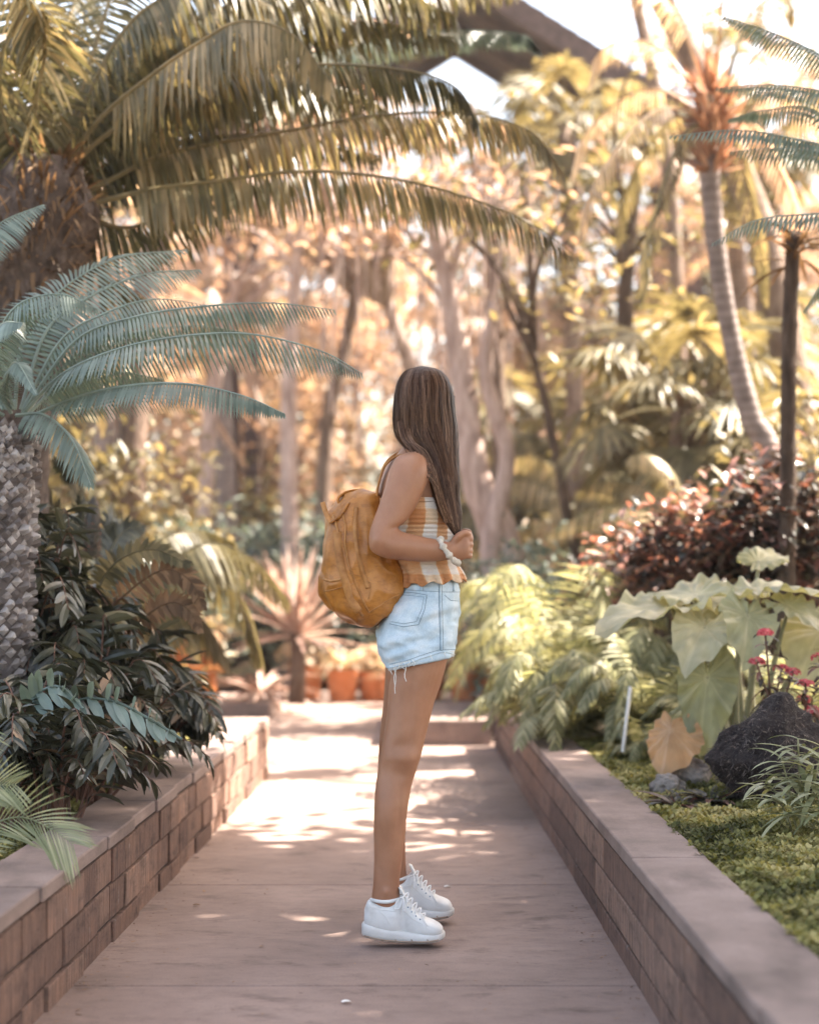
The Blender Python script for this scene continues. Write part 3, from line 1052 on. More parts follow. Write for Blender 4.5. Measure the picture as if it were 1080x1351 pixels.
# ---- gingham top: smocked bodice and a ruffled skirt, an open shell
bod = [(494, 660, 589, 660, YB, 0.150), (493.5, 668, 595, 667, YB, 0.150), (494, 688, 600, 686, YB, 0.148), (499, 708, 601, 708, YB, 0.134), (512, 728, 601, 730, YB, 0.124), (520, 744, 603, 746, YB, 0.124)]
rings = []
N_ = 180
for i, r in enumerate(crom(bod, 60)):
    rg = ring(*r, n=N_, sq=2.2)
    cc = sum(rg, Vector()) / N_
    out = []
    for k, p in enumerate(rg):
        q = (p - cc)
        f = 1 + 0.010 * math.sin(i / 60 * 2 * math.pi * 17) + 0.012 * noise.noise(Vector((k * 0.35, i * 0.10, 2)))
        out.append(cc + q * f)
    rings.append(out)
pep = [(520, 744, 603, 746, YB, 0.124), (524, 752, 606, 750, YB, 0.132), (526, 762, 610, 758, YB, 0.143), (526, 774, 613, 766, YB, 0.152)]
for i, r in enumerate(crom(pep, 22)[1:]):
    rg = ring(*r, n=N_, sq=2.1)
    cc = sum(rg, Vector()) / N_
    t = (i + 1) / 21
    out = []
    for k, p in enumerate(rg):
        a = 2 * math.pi * k / N_
        wv = math.sin(a * 17 + 1.2 * math.sin(a * 5)) * 0.055 + 0.03 * noise.noise(Vector((k * 0.12, i * 0.06, 7)))
        out.append(cc + (p - cc) * (1 + wv * t) + Vector((0, 0, 0.006 * t * math.sin(a * 11))))
    rings.append(out)
e = MB()
loft(e, rings, caps=False)
top = e.build("top", m_ging, smooth=True)
md = top.modifiers.new("solid", 'SOLIDIFY')
md.thickness = 0.003
tt = bvh(top)
adopt(top, person)
# shoulder straps
for (pts) in ([(567, 622), (571, 634), (575, 648), (579, 662)], [(506, 613), (503, 628), (499, 645), (497, 660)]):
    pr = onto(bt, [p[:2] for p in crom(pts, 14)], 0.0015)
    if len(pr) > 3:
        e = MB()
        e.tube(pr, 0.0026, 6)
        adopt(e.build("strap", m_leather2, smooth=True), person)

# ---- hair: a solid mass with thousands of strands lying on it
H = [  # left x, left y, right x, right y, Y, half depth
    (549, 484.5, 561, 484, 5.12, 0.020), (535, 490, 579, 489, 5.12, 0.058), (526, 503, 590, 502, 5.115, 0.083), (522, 520, 595.5, 520, 5.11, 0.093), (520.5, 540, 597, 540, 5.105, 0.094),
    (521, 560, 599.5, 562, 5.10, 0.088), (526, 578, 601, 580, 5.085, 0.078), (541, 596, 602.5, 598, 5.065, 0.066), (555, 612, 603.5, 616, 5.045, 0.055), (563, 632, 605.5, 636, 5.02, 0.046),
    (571, 655, 605, 658, 5.005, 0.037), (580, 676, 608, 678, 4.99, 0.028), (590, 694, 608, 694, 4.98, 0.020), (598, 706, 609, 707, 4.972, 0.010)]
M_ = 60
HR = crom(H, M_)
core = MB()
rg = []
for r in HR:
    r = list(r)
    k = 0.965
    cx_, cy_ = (r[0] + r[2]) / 2, (r[1] + r[3]) / 2
    rr_ = [cx_ + (r[0] - cx_) * k, cy_ + (r[1] - cy_) * k, cx_ + (r[2] - cx_) * k, cy_ + (r[3] - cy_) * k, r[4], r[5] * k]
    rg.append(ring(*rr_, n=40))


def clear_face(p, i):
    """pull the mass off the face so that it shows from its own side"""
    q = HM.inverted() @ p
    if q.x > 0.045 and q.z < 0.085 and q.z > -0.13 and abs(q.y) < 0.062:
        q.x = 0.045 + (q.x - 0.045) * 0.35
        return HM @ q
    return p


rg = [[clear_face(p, i) for p in r] for i, r in enumerate(rg)]
loft(core, rg, 0.15)


def strand(e, a0, rad, seed, w0, i0=0, i1=M_ - 1, tone=None, wave=0.03, step=2):
    rr_ = random.Random(seed)
    ph, fq, am = rr_.uniform(0, 6.3), rr_.uniform(1.5, 4.0), rr_.uniform(0.2, 1.0) * wave
    tone = rr_.betavariate(1.3, 1.7) if tone is None else tone
    L_, Rr = [], []
    idx = list(range(i0, i1, step)) + [i1]
    for i in idx:
        r = HR[i]
        t = i / (M_ - 1)
        a = a0 + am * math.sin(fq * t * 6 + ph) * (0.3 + 2 * t)
        A, B = P(r[0], r[1], r[4]), P(r[2], r[3], r[4])
        C, Hh = (A + B) / 2, (B - A) / 2
        f = rad * (1 + (0.012 + 0.07 * t * fq / 4) * math.sin(t * (6 + 2.2 * fq) + ph)) + (0.02 * rr_.uniform(-1, 1) if t > 0.4 else 0)
        p = C + (Hh * math.cos(a) + Vector((0, r[5] * math.sin(a), 0))) * f
        p = clear_face(p, i)
        tg = (Hh * -math.sin(a) + Vector((0, r[5] * math.cos(a), 0)))
        tg = tg.normalized() if tg.length > 1e-6 else Vector((1, 0, 0))
        ww = w0 * (1 - 0.6 * max(0, (i - i1 * 0.6) / (i1 * 0.4 + 1e-6)))
        L_.append(p - tg * ww)
        Rr.append(p + tg * ww)
    vs = [x for pr in zip(L_, Rr) for x in pr]
    e.add(vs, [(2 * i, 2 * i + 1, 2 * i + 3, 2 * i + 2) for i in range(len(L_) - 1)], tone)


hr = core
for k in range(150):
    a = rnd.uniform(-math.pi, math.pi)
    if rnd.random() < 0.5: a = -abs(a)            # denser on the side that is seen
    lr = rnd.uniform(0.975, 1.065)
    lt = rnd.betavariate(2.2, 2.8)
    sd = rnd.randint(0, 99999)
    i0, i1 = rnd.randint(0, 5), rnd.randint(int(M_ * 0.74), M_ - 1)
    wv = rnd.uniform(.03, .13)
    for q in range(26):
        # the strands of a lock share a wave and drift a little apart
        strand(hr, a + rnd.gauss(0, .035), lr + rnd.uniform(-.016, .014), sd, rnd.uniform(0.0004, 0.0012), i0=i0, i1=max(i0 + 8, i1 - rnd.randint(0, 5)),
               tone=min(1, max(0, lt + rnd.uniform(-.22, .22))), wave=wv + rnd.uniform(-.01, .01))
for k in range(170):                                 # loose fly-aways
    a = -rnd.uniform(0, math.pi)
    strand(hr, a, rnd.uniform(1.04, 1.22), 9000 + k, 0.0004, i0=rnd.randint(0, 25), i1=rnd.randint(35, M_ - 1), wave=0.10)
# wisps that leave the mass over the shoulder
for k in range(46):
    x0 = rnd.uniform(524, 540)
    pts = [(x0, 560 + rnd.uniform(-8, 6), 5.03), (x0 + 5, 580, 5.0), (x0 + rnd.uniform(14, 24), 597 + rnd.uniform(-4, 6), 4.965), (x0 + rnd.uniform(32, 40), 622 + rnd.uniform(-8, 8), 4.935), (rnd.uniform(574, 584), 652, 4.94), (rnd.uniform(586, 598), 690, 4.96)]
    pp = [P(*q) for q in crom(pts, 22)]
    hr.tube(pp, 0.0007, 3, tone=rnd.uniform(0.2, 0.95), cap=False)
hair = adopt(hr.build("hair", m_hair), person)

# ---- scrunchie on the near wrist
e = MB()
cw = P(592, 727, 4.952)
ax1, ax2 = (P(603, 744, 4.95) - P(581, 713, 4.95)) / 2, Vector((0.010, 0.034, 0.0))
pts, rad = [], []
for i in range(49):
    a = 2 * math.pi * i / 48
    pts.append(cw + ax1 * math.cos(a) + ax2 * math.sin(a) * 0.95)
    rad.append(0.0085 + 0.0028 * math.sin(a * 9) + 0.0015 * math.sin(a * 16 + 1))
e.tube(pts, rad, 12, cap=False)
sc_ = e.build("hair_tie", m_hairtie, smooth=True)
displace(sc_, lambda co, nn: 0.0022 * noise.noise(co * 160))
adopt(sc_, person)


# ---- sneakers
def shoe(tx, ty, Y, k, lift):
    def q(px, py): return (px - 585) * k + tx, (py - 1242) * k + ty
    up = [(480.5, 1200, 1224, .018), (485, 1188, 1227, .027), (490, 1187.5, 1227, .031), (500, 1190, 1229, .035), (512, 1191.5, 1231, .037), (522, 1188, 1232, .037), (528, 1180, 1232, .034), (534, 1180, 1232, .034), (541, 1191, 1233, .038), (552, 1203, 1234, .043), (563, 1211, 1234, .046),
          (573, 1215, 1234, .045), (580, 1219, 1233, .037), (584, 1224, 1231, .022)]
    mbu = MB()
    rs = []
    for x, t, bt_, hw_ in crom(up, 44):
        (ax, ay), (bx, by) = q(x, t), q(x, bt_)
        rs.append(ring(ax, ay, bx, by, Y, hw_, n=30, sq=3.0))
    loft(mbu, rs)
    uo = remesh(mbu, "sneaker_upper", 0.003, 3, m_white)
    displace(uo, lambda co, nn: 0.0012 * noise.noise(co * 45))
    so = [(477, 1219, 1231, .012), (480, 1215.5, 1235, .023), (488, 1216, 1237.5, .034), (500, 1219, 1239.5, .037), (515, 1222, 1241.5, .038), (535, 1225, 1243, .040), (555, 1227, 1243.3, .047), (568, 1227, 1242.5, .047), (578, 1226.5, 1240.5, .041), (584, 1227, 1238, .028), (587, 1229, 1235, .012)]
    mbs = MB()
    rs = []
    for x, t, bt_, hw_ in crom(so, 40):
        (ax, ay), (bx, by) = q(x, t), q(x, bt_)
        rs.append(ring(ax, ay, bx, by, Y, hw_, n=30, sq=3.0))
    loft(mbs, rs)
    slo = remesh(mbs, "sneaker_sole", 0.003, 2, m_rubber)
    ut, stt = bvh(uo), bvh(slo)
    adopt(uo, person)
    adopt(slo, person)
    part_lines("sneaker_seam", m_rubber, ut, person, [
        ([q(488, 1196), q(503, 1201), q(518, 1202), q(524, 1202)], 0.0010, 0.0003),
        ([q(500, 1202), q(509, 1210), q(513, 1219)], 0.0009, 0.0003),
        ([q(524, 1196), q(531, 1200), q(545, 1213), q(557, 1219)], 0.0010, 0.0003),
        ([q(556, 1212), q(561, 1220), q(563, 1226)], 0.0009, 0.0003)])
    # collar, tongue
    e = MB()
    cpts = []
    for i in range(25):
        a = 2 * math.pi * i / 24
        x = 508 + 20 * math.cos(a)
        x = 508 + 18.5 * math.cos(a)
        px_, py_ = q(x, 1190.0 - (5 * math.cos(a) ** 2 if math.cos(a) > 0 else 3 * math.cos(a) ** 2))
        cpts.append(P(px_, py_, Y + 0.030 * math.sin(a)))
    e.tube(cpts, 0.0055, 8, cap=False)
    adopt(e.build("collar", m_white, smooth=True), person)
    e = MB()
    ts = crom([(545, 1200, .020), (537, 1188, .022), (531, 1177, .024), (527.5, 1170, .023)], 12)
    rs = []
    for x, y, hw_ in ts:
        a, b_ = q(x - 2.6, y - 0.6), q(x + 2.6, y + 0.8)
        rs.append(ring(a[0], a[1], b_[0], b_[1], Y, hw_, n=16, sq=3))
    loft(e, rs)
    adopt(e.build("tongue", m_white, smooth=True), person)
    # laces cross the instep, ends hang in a bow
    e = MB()
    for i in range(5):
        x0, y0 = 531 + i * 5.6, 1181 + i * 6.6
        p1, p2 = q(x0 - 1, y0 + 5), q(x0 + 5.5, y0 + 3)
        a = P(p1[0], p1[1], Y - 0.034)
        m_ = P(*q(x0 + 4.5, y0 - 1.5), Y)
        c_ = P(p2[0], p2[1], Y + 0.034)
        e.tube([Vector(z) for z in crom([a, (a + m_) / 2 + Vector((0.004, 0, 0.007)), m_ + Vector((0.003, 0, 0.003)), (c_ + m_) / 2 + Vector((0.004, 0, 0.006)), c_], 14)], 0.0019, 6)
        a2, c2 = P(*q(x0 + 5, y0 + 10), Y - 0.033), P(*q(x0 + 2, y0 + 2), Y + 0.03)
        e.tube([Vector(z) for z in crom([a2, m_ + Vector((0.006, -0.004, 0.004)), c2], 12)], 0.0018, 6)
    kx, ky = q(531, 1183)
    K = P(kx, ky, Y - 0.022)
    for dx, dz, dy in ((-0.018, -0.030, -0.02), (0.004, -0.036, -0.022), (-0.006, -0.020, 0.03)):
        e.tube([Vector(z) for z in crom([K, K + Vector((dx * 0.8, dy, dz * 0.2)), K + Vector((dx * 1.4, dy * 1.2, dz)), K + Vector((dx * 0.4, dy * .9, dz * 0.9)), K], 18)], 0.0016, 6)
    for pts in ([(534, 1184), (543, 1195), (553, 1206), (560, 1217), (564, 1222)], [(530, 1186), (527, 1196), (528, 1206)]):
        p3 = onto(ut, [q(*p[:2]) for p in crom(pts, 12)], 0.003)
        if len(p3) > 3: e.tube(p3, 0.0016, 6)
    adopt(e.build("laces", m_lace, smooth=True), person)
    e = MB()
    for x, y in ((538, 1197), (543, 1203), (548.5, 1208.5), (554, 1213)):
        p3 = onto(ut, [q(x, y)], 0.0004)
        if p3:
            bm = bmesh.new()
            bmesh.ops.create_uvsphere(bm, u_segments=8, v_segments=6, radius=0.0024)
            e.add([p3[0] + v.co for v in bm.verts], [[v.index for v in f.verts] for f in bm.faces])
            bm.free()
    adopt(e.build("eyelets", m_stitch, smooth=True), person)
    e = MB()                                        # gum line and tread nicks
    g = [P(*q(x, y), Y - hw_) for x, y, hw_ in crom([(480, 1234.5, .032), (500, 1239.3, .040), (530, 1242.2, .042), (560, 1242.6, .049), (577, 1240.5, .044)], 20)]
    e.tube(g, 0.0022, 6)
    for x in (504, 522, 543, 564, 578):
        pz = onto(stt, [q(x, 1239.5)], 0.0)
        if pz: e.tube([pz[0] + Vector((-0.002, 0, 0)), pz[0] + Vector((0.002, 0, -0.004))], 0.0018, 5)
    adopt(e.build("tread", m_sole), person)


shoe(585, 1242, 4.99, 1.0, 0)
shoe(597, 1211, 5.32, 0.97, 0)

# ------------------------------------------------------------------ backpack
bp = empty("backpack", (P(478, 822, YB).x, YB, P(478, 824, YB).z))
tag(bp, "mustard tan leather backpack hanging on the back of the person", "backpack")
mb = MB()
spec = [(468, 650, 492, 649, YB, 0.070), (455, 655, 499, 654, YB, 0.100), (443, 668, 503, 664, YB, 0.118), (433, 690, 510, 688, YB, 0.130), (429, 720, 520, 718, YB, 0.136), (428, 752, 528, 748, YB, 0.140),
        (430, 776, 532.5, 772, YB, 0.142), (440, 797, 527, 792, YB, 0.138), (457, 812, 514, 809, YB, 0.122), (477, 821, 501, 821, YB, 0.09)]
loft(mb, sm_rings(spec, 44, 44, 3.2))
# front pocket that bulges to the left
pocket = [(426, 757, 455, 752, YB, 0.085), (424.5, 764, 458, 762, YB, 0.100), (425, 780, 462, 776, YB, 0.104), (434, 795, 466, 792, YB, 0.100), (449, 805, 470, 803, YB, 0.085)]
loft(mb, sm_rings(pocket, 16, 32, 3.2))
pack = remesh(mb, "main_bag", 0.004, 5, m_leather)


def pf(co, nn):
    v = Vector((co.x * 8, co.y * 6, co.z * 5))
    a = 1 - abs(noise.noise(v + Vector((0, 0, 2)))) * 2.5
    b_ = 1 - abs(noise.noise(Vector((co.x * 16 + co.z * 7, co.y * 9, co.z * 9 - co.x * 8)))) * 2.5
    c_ = 1 - abs(noise.noise(Vector((co.x * 20, co.y * 12 + 4, co.z * 6 + co.x * 12)))) * 3
    sag = math.exp(-((co.z - P(0, 700, YB).z) / .03) ** 2) * -0.006 + math.exp(-((co.z - P(0, 806, YB).z) / .025) ** 2) * 0.006
    return 0.009 * a * 0.6 + 0.0065 * b_ + 0.0035 * c_ + 0.005 * noise.noise(co * 11) + sag
displace(pack, pf)
pt = bvh(pack)
adopt(pack, bp)
part_lines("piping", m_leather2, pt, bp, [
    ([(440, 680), (446, 700), (447, 725), (451, 752), (458, 778), (468, 800), (478, 812)], 0.0042, 0.001),
    ([(450, 672), (456, 692), (455, 716), (460, 745), (470, 772), (481, 797), (487, 808)], 0.0036, 0.001),
    ([(487, 808), (500, 800), (514, 790), (531, 782)], 0.0020, 0.0006),
    ([(460, 756), (475, 760), (490, 770), (486, 790)], 0.0014, 0.0004)])
part_lines("pocket_flap", m_leather2, pt, bp, [
    ([(427, 764), (436, 767), (448, 765), (459, 761)], 0.0040, 0.001),
    ([(428, 780), (440, 778), (456, 773), (466, 770)], 0.0018, 0.0005)])
part_lines("stitching", m_thread, pt, bp, [([(443, 688), (449, 704), (450, 726), (454, 752), (461, 777), (471, 799)], 0.0006, 0.002)]) if False else None


def band_on(name, pts, wdt, mat, off=.004, th=.0022):
    """a flat leather band lying on the bag along photograph points"""
    pr = [Vector(p) for p in onto(pt, [p[:2] for p in crom(pts, 40)], off)]
    if len(pr) < 5: return
    pr = [sum((pr[max(0, min(len(pr) - 1, i + k))] for k in (-2, -1, 0, 1, 2)), Vector()) / 5 for i in range(len(pr))]
    strapm(name, [tuple(p) for p in pr[::3]], wdt, th, bp, mat, wdir=(1, 0, 0.15))


def strapm(name, ctl, wdt, th_, parent, mat=m_leather, n=40, wdir=(0, 1, 0)):
    e = MB()
    pts = [Vector(p) for p in crom(ctl, n)]
    rs = []
    for i, p in enumerate(pts):
        T = (pts[min(i + 1, n - 1)] - pts[max(i - 1, 0)]).normalized()
        Wd = Vector(wdir)
        Wd = (Wd - T * Wd.dot(T)).normalized()
        Nn = T.cross(Wd)
        rs.append([p + Wd * wdt * c_ + Nn * th_ * s_ for c_, s_ in ((-1, -1), (-1.05, 0), (-1, 1), (0, 1.25), (1, 1), (1.05, 0), (1, -1), (0, -1.25))])
    loft(e, rs)
    return adopt(e.build(name, mat, smooth=True), parent)


strapm("carry_handle", [P(449, 668, 5.06), P(446, 658, 5.06), P(456, 650, 5.08), P(473, 647, 5.11), P(488, 650, 5.13), P(497, 657, 5.14), P(499, 668, 5.14)], 0.011, 0.0035, bp)
strapm("side_tab", [P(425.5, 663, 5.05), P(429, 674, 5.04), P(435, 688, 5.02), P(443, 700, 5.0), P(451, 712, 4.985)], 0.007, 0.0035, bp, m_leather2, wdir=(1, 0, 0.6))
strapm("top_flap_edge", [P(435, 690, 5.0), P(446, 683, 4.992), P(455, 670, 4.995), P(462, 662, 5.01), P(472, 657, 5.03)], 0.006, 0.003, bp, m_leather, wdir=(1, 0, 0.6))
for s in (-1, 1):
    Ys = YB + s * 0.085
    strapm("shoulder_strap", [P(496, 664, Ys), P(499, 640, Ys), P(508, 612, Ys), P(526, 598, Ys), P(552, 598, Ys), P(574, 613, Ys + s * .02), P(589, 640, Ys + s * .035), P(600, 672, Ys + s * .045), P(596, 705, Ys + s * .055), P(570, 735, YB + s * .155), P(538, 750, YB + s * .150), P(522, 760, YB + s * .125)] if s > 0 else
           [P(496, 664, Ys), P(499, 640, Ys), P(509, 613, Ys), P(528, 601, Ys), P(550, 606, Ys)], 0.013, 0.003, bp, m_leather2 if s > 0 else m_leather2)

band_on("front_strap", [(446, 700), (448, 730), (454, 760), (463, 788), (474, 808)], .011, m_leather2, .003)
band_on("side_strap", [(470, 668), (468, 700), (474, 740), (486, 778)], .006, m_leather2, .002)


# ================================================================== vegetation
def X(px, D): return (px - CXP) / FPX * D
def Z(py, D): return CAMH + (HOR - py) / FPX * D


LM = {
    'cycad': leaf_mat("cycad_leaf", [(0, (0.085, 0.125, 0.105)), (0.5, (0.15, 0.20, 0.175)), (1, (0.26, 0.32, 0.28))], 0.22, 0.38, 0.5, (1.0, 1.05, 0.7)),
    'gold': leaf_mat("golden_palm_leaf", [(0, (0.050, 0.050, 0.028)), (0.45, (0.120, 0.112, 0.058)), (0.8, (0.31, 0.245, 0.135)), (1, (0.52, 0.41, 0.25))], 0.40, 0.42, 0.45, (1.15, 1.05, 0.75)),
    'olive': leaf_mat("olive_leaf", [(0, (0.050, 0.048, 0.026)), (0.5, (0.15, 0.132, 0.070)), (1, (0.34, 0.28, 0.16))], 0.40, 0.45, 0.4, (1.2, 1.05, 0.7)),
    'warm': leaf_mat("warm_lit_leaf", [(0, (0.14, 0.090, 0.064)), (0.5, (0.34, 0.235, 0.170)), (1, (0.60, 0.45, 0.355))], 0.45, 0.45, 0.4, (1.2, 1.0, 0.8)),  # warm sunlight on far foliage is put into the leaf colour
    'pale': leaf_mat("pale_lit_leaf", [(0, (0.23, 0.175, 0.115)), (0.5, (0.43, 0.34, 0.245)), (1, (0.60, 0.49, 0.38))], 0.40, 0.45, 0.4, (1.2, 1.0, 0.7)),  # bright sun on foliage is put into the colour as pale cream
    'blue': leaf_mat("grey_green_leaf", [(0, (0.045, 0.065, 0.055)), (0.5, (0.11, 0.145, 0.12)), (1, (0.22, 0.25, 0.20))], 0.3, 0.4, 0.5, (1.0, 1.0, 0.8)),
    'dark': leaf_mat("dark_leathery_leaf", [(0, (0.018, 0.020, 0.013)), (0.5, (0.050, 0.052, 0.033)), (0.8, (0.12, 0.115, 0.075)), (0.93, (0.24, 0.21, 0.14)), (1, (0.30, 0.19, 0.11))], 0.18, 0.3, 0.55, (1.1, 1.05, 0.6)),
    'fern': leaf_mat("fern_leaf", [(0, (0.07, 0.078, 0.035)), (0.5, (0.25, 0.25, 0.13)), (1, (0.50, 0.48, 0.31))], 0.40, 0.5, 0.35, (1.1, 1.06, 0.75)),
    'red': leaf_mat("copper_leaf", [(0, (0.030, 0.032, 0.028)), (0.35, (0.060, 0.060, 0.050)), (0.6, (0.13, 0.080, 0.062)), (0.82, (0.23, 0.10, 0.078)), (1, (0.46, 0.27, 0.20))], 0.3, 0.35, 0.5, (1.3, 0.9, 0.7)),
    'brown': leaf_mat("dry_frond", [(0, (0.07, 0.045, 0.028)), (0.5, (0.17, 0.105, 0.06)), (1, (0.32, 0.21, 0.125))], 0.3, 0.6, 0.25, (1.2, 1.0, 0.7)),
    'ear': leaf_mat("elephant_ear_leaf", [(0, (0.30, 0.31, 0.18)), (0.5, (0.42, 0.41, 0.26)), (1, (0.56, 0.53, 0.37))], 0.35, 0.42, 0.4, (1.1, 1.05, 0.6)),  # cream of the sunlit leaves is put into these stops
    'peach': leaf_mat("yellowing_ear_leaf", [(0, (0.50, 0.27, 0.13)), (0.5, (0.62, 0.38, 0.20)), (1, (0.70, 0.47, 0.30))], 0.35, 0.5, 0.4, (1.1, 1.0, 0.8)),
    'varie': leaf_mat("striped_narrow_leaf", [(0, (0.12, 0.15, 0.07)), (0.5, (0.27, 0.29, 0.16)), (1, (0.45, 0.44, 0.28))], 0.25, 0.4, 0.4),
    'pink': leaf_mat("pinkish_strap_leaf", [(0, (0.20, 0.11, 0.085)), (0.5, (0.40, 0.27, 0.22)), (1, (0.60, 0.47, 0.40))], 0.3, 0.45, 0.4, (1.1, 1.0, 0.9)),
    'flower': leaf_mat("pink_petal", [(0, (0.50, 0.07, 0.09)), (0.5, (0.70, 0.13, 0.15)), (1, (0.80, 0.30, 0.30))], 0.3, 0.6, 0.2, (1.1, 0.9, 0.9)),
    'orange': leaf_mat("orange_petal", [(0, (0.65, 0.10, 0.03)), (0.5, (0.80, 0.28, 0.06)), (1, (0.85, 0.60, 0.30))], 0.3, 0.6, 0.2, (1.1, 0.9, 0.9)),
}
m_bark = noisy_mat("bark_brown", [(0.3, (0.09, 0.055, 0.040)), (0.5, (0.17, 0.115, 0.085)), (0.72, (0.27, 0.20, 0.155))], 7, stretch=(3, 3, 0.7), bstr=0.9, bdist=0.02)
m_barkd = noisy_mat("bark_dark", [(0.3, (0.045, 0.028, 0.02)), (0.6, (0.10, 0.066, 0.047)), (0.75, (0.16, 0.11, 0.08))], 9, stretch=(3, 3, 0.7), bstr=0.9, bdist=0.02)
m_barkp = noisy_mat("bark_pale", [(0.3, (0.22, 0.15, 0.125)), (0.55, (0.40, 0.30, 0.26)), (0.75, (0.55, 0.44, 0.39))], 6, stretch=(3, 3, 0.8), bstr=0.8, bdist=0.02)
m_palmtr, n, b = new_mat("ringed_palm_bark")
sx = n.nodes.new("ShaderNodeSeparateXYZ")
n.links.new(coords(n), sx.inputs[0])
rg_ = math_n(n, 'SINE', math_n(n, 'ADD', math_n(n, 'MULTIPLY', sx.outputs[2], 2 * math.pi / 0.055), math_n(n, 'MULTIPLY', noise_tex(n, coords(n), 5, 3), 6)))
c = mixc(n, 1.0, ramp(n, noise_tex(n, coords(n), 12, 5), [(0.3, (0.13, 0.10, 0.09)), (0.7, (0.26, 0.21, 0.195))]), ramp(n, rg_, [(0.0, (0.80, 0.78, 0.76)), (0.5, (1, 1, 1))]), 'MULTIPLY')
n.links.new(c, b.inputs["Base Color"])
b.inputs["Roughness"].default_value = 0.85
bump(n, b, rg_, 0.3, 0.003)
m_stem = noisy_mat("green_stem", [(0.3, (0.20, 0.19, 0.10)), (0.7, (0.36, 0.34, 0.20))], 12, rough=0.5, bstr=0.2)
m_stemr = noisy_mat("red_stem", [(0.3, (0.10, 0.05, 0.035)), (0.7, (0.19, 0.10, 0.07))], 12, rough=0.6, bstr=0.2)
m_fibre = noisy_mat("trunk_fibre", [(0.3, (0.05, 0.035, 0.028)), (0.6, (0.13, 0.095, 0.08)), (0.75, (0.24, 0.19, 0.165))], 24, stretch=(1, 1, 0.6), bstr=1.0, bdist=0.02)
m_scale, n, b = new_mat("leaf_base_scales")
c = ramp(n, tone_attr(n), [(0, (0.10, 0.08, 0.075)), (0.5, (0.26, 0.22, 0.205)), (1, (0.50, 0.45, 0.43))])
n.links.new(mixc(n, 0.7, c, ramp(n, noise_tex(n, coords(n), 30, 4), [(0.3, (0.6, 0.6, 0.6)), (0.7, (1.3, 1.3, 1.3))]), 'MULTIPLY'), b.inputs["Base Color"])
b.inputs["Roughness"].default_value = 0.9


def put(o, root):
    return adopt(o, root)


def smooth_obj(o):
    o.data.polygons.foreach_set("use_smooth", [True] * len(o.data.polygons))
    return o


# ------------------------------------------------------------------ cycad trunk with diamond leaf bases
def scaly_trunk(ctl, rads, name, root, rows=34, per=15, size=1.0):
    e = MB()
    pts = [Vector(p) for p in crom([tuple(c) + (r,) for c, r in zip(ctl, rads)], rows)] if False else None
    cr = crom([tuple(c) + (r,) for c, r in zip(ctl, rads)], rows)
    pts = [Vector(c[:3]) for c in cr]
    rr = [c[3] for c in cr]
    e.tube(pts, [r * 0.93 for r in rr], 20, tone=0.05)
    fr = frames(pts)
    for i in range(rows - 1):
        T, A, B = fr[i]
        for k in range(per):
            a = 2 * math.pi * (k + 0.5 * (i % 2)) / per + rnd.uniform(-.06, .06)
            o_ = A * math.cos(a) + B * math.sin(a)
            s_ = T.cross(o_)
            c = pts[i] + o_ * rr[i] * 0.9 + s_ * rnd.uniform(-.006, .006) + T * rnd.uniform(-.007, .007)
            w_ = math.pi * rr[i] / per * 0.95 * size
            h_ = (pts[1] - pts[0]).length * 0.75 * size
            up = T if T.z > 0 else -T
            pr = rr[i] * rnd.uniform(0.04, 0.30)
            vs = [c - s_ * w_, c + up * h_ * 1.1, c + s_ * w_, c - up * h_ * 0.8]
            tip = c + o_ * pr + up * h_ * rnd.uniform(0.1, 0.5)
            t2 = [tip + (v - c) * rnd.uniform(.15, .6) for v in vs]
            e.add(vs + t2, [(0, 1, 5, 4), (1, 2, 6, 5), (2, 3, 7, 6), (3, 0, 4, 7), (4, 5, 6, 7)], rnd.random())
    return put(e.build(name, m_scale), root)


# ------------------------------------------------------------------ big palm at upper left (A)
DA = 7.1
rootA = empty("feather_palm", (X(30, DA), DA, 0.25))
tag(rootA, "large golden olive palm with long arching fronds, its shaggy trunk at the upper left edge", "palm tree")
def A(px, py, d=0.0): return P(px, py, DA + d)
e = MB()
crT = [tuple(A(8, 955, .1)) + (.15,), tuple(A(12, 700, .1)) + (.15,), tuple(A(22, 520, .1)) + (.17,), tuple(A(38, 380, .05)) + (.20,), tuple(A(50, 290)) + (.23,), tuple(A(58, 215)) + (.17,)]
pp = crom(crT, 40)
e.tube([p[:3] for p in pp], [p[3] for p in pp], 18, tone=0.2, rough=0.25)
put(smooth_obj(e.build("trunk", m_fibre)), rootA)
e = MB()                                               # shaggy old leaf bases and fibre
for k in range(900):
    j = rnd.randint(16, 38)
    p = Vector(pp[j][:3])
    a = rnd.uniform(0, 6.283)
    o_ = Vector((math.cos(a), math.sin(a), 0))
    d = o_ * rnd.uniform(0.3, 1) + Vector((0, 0, rnd.uniform(-0.9, 1.0)))
    e.leaf(p + o_ * pp[j][3] * 0.92, d, o_, rnd.uniform(0.05, 0.17), rnd.uniform(0.004, 0.02), 3, droop=rnd.uniform(0, 1.2))
put(e.build("leaf_base_fibre", LM['brown']), rootA)
C0 = (60, 262)
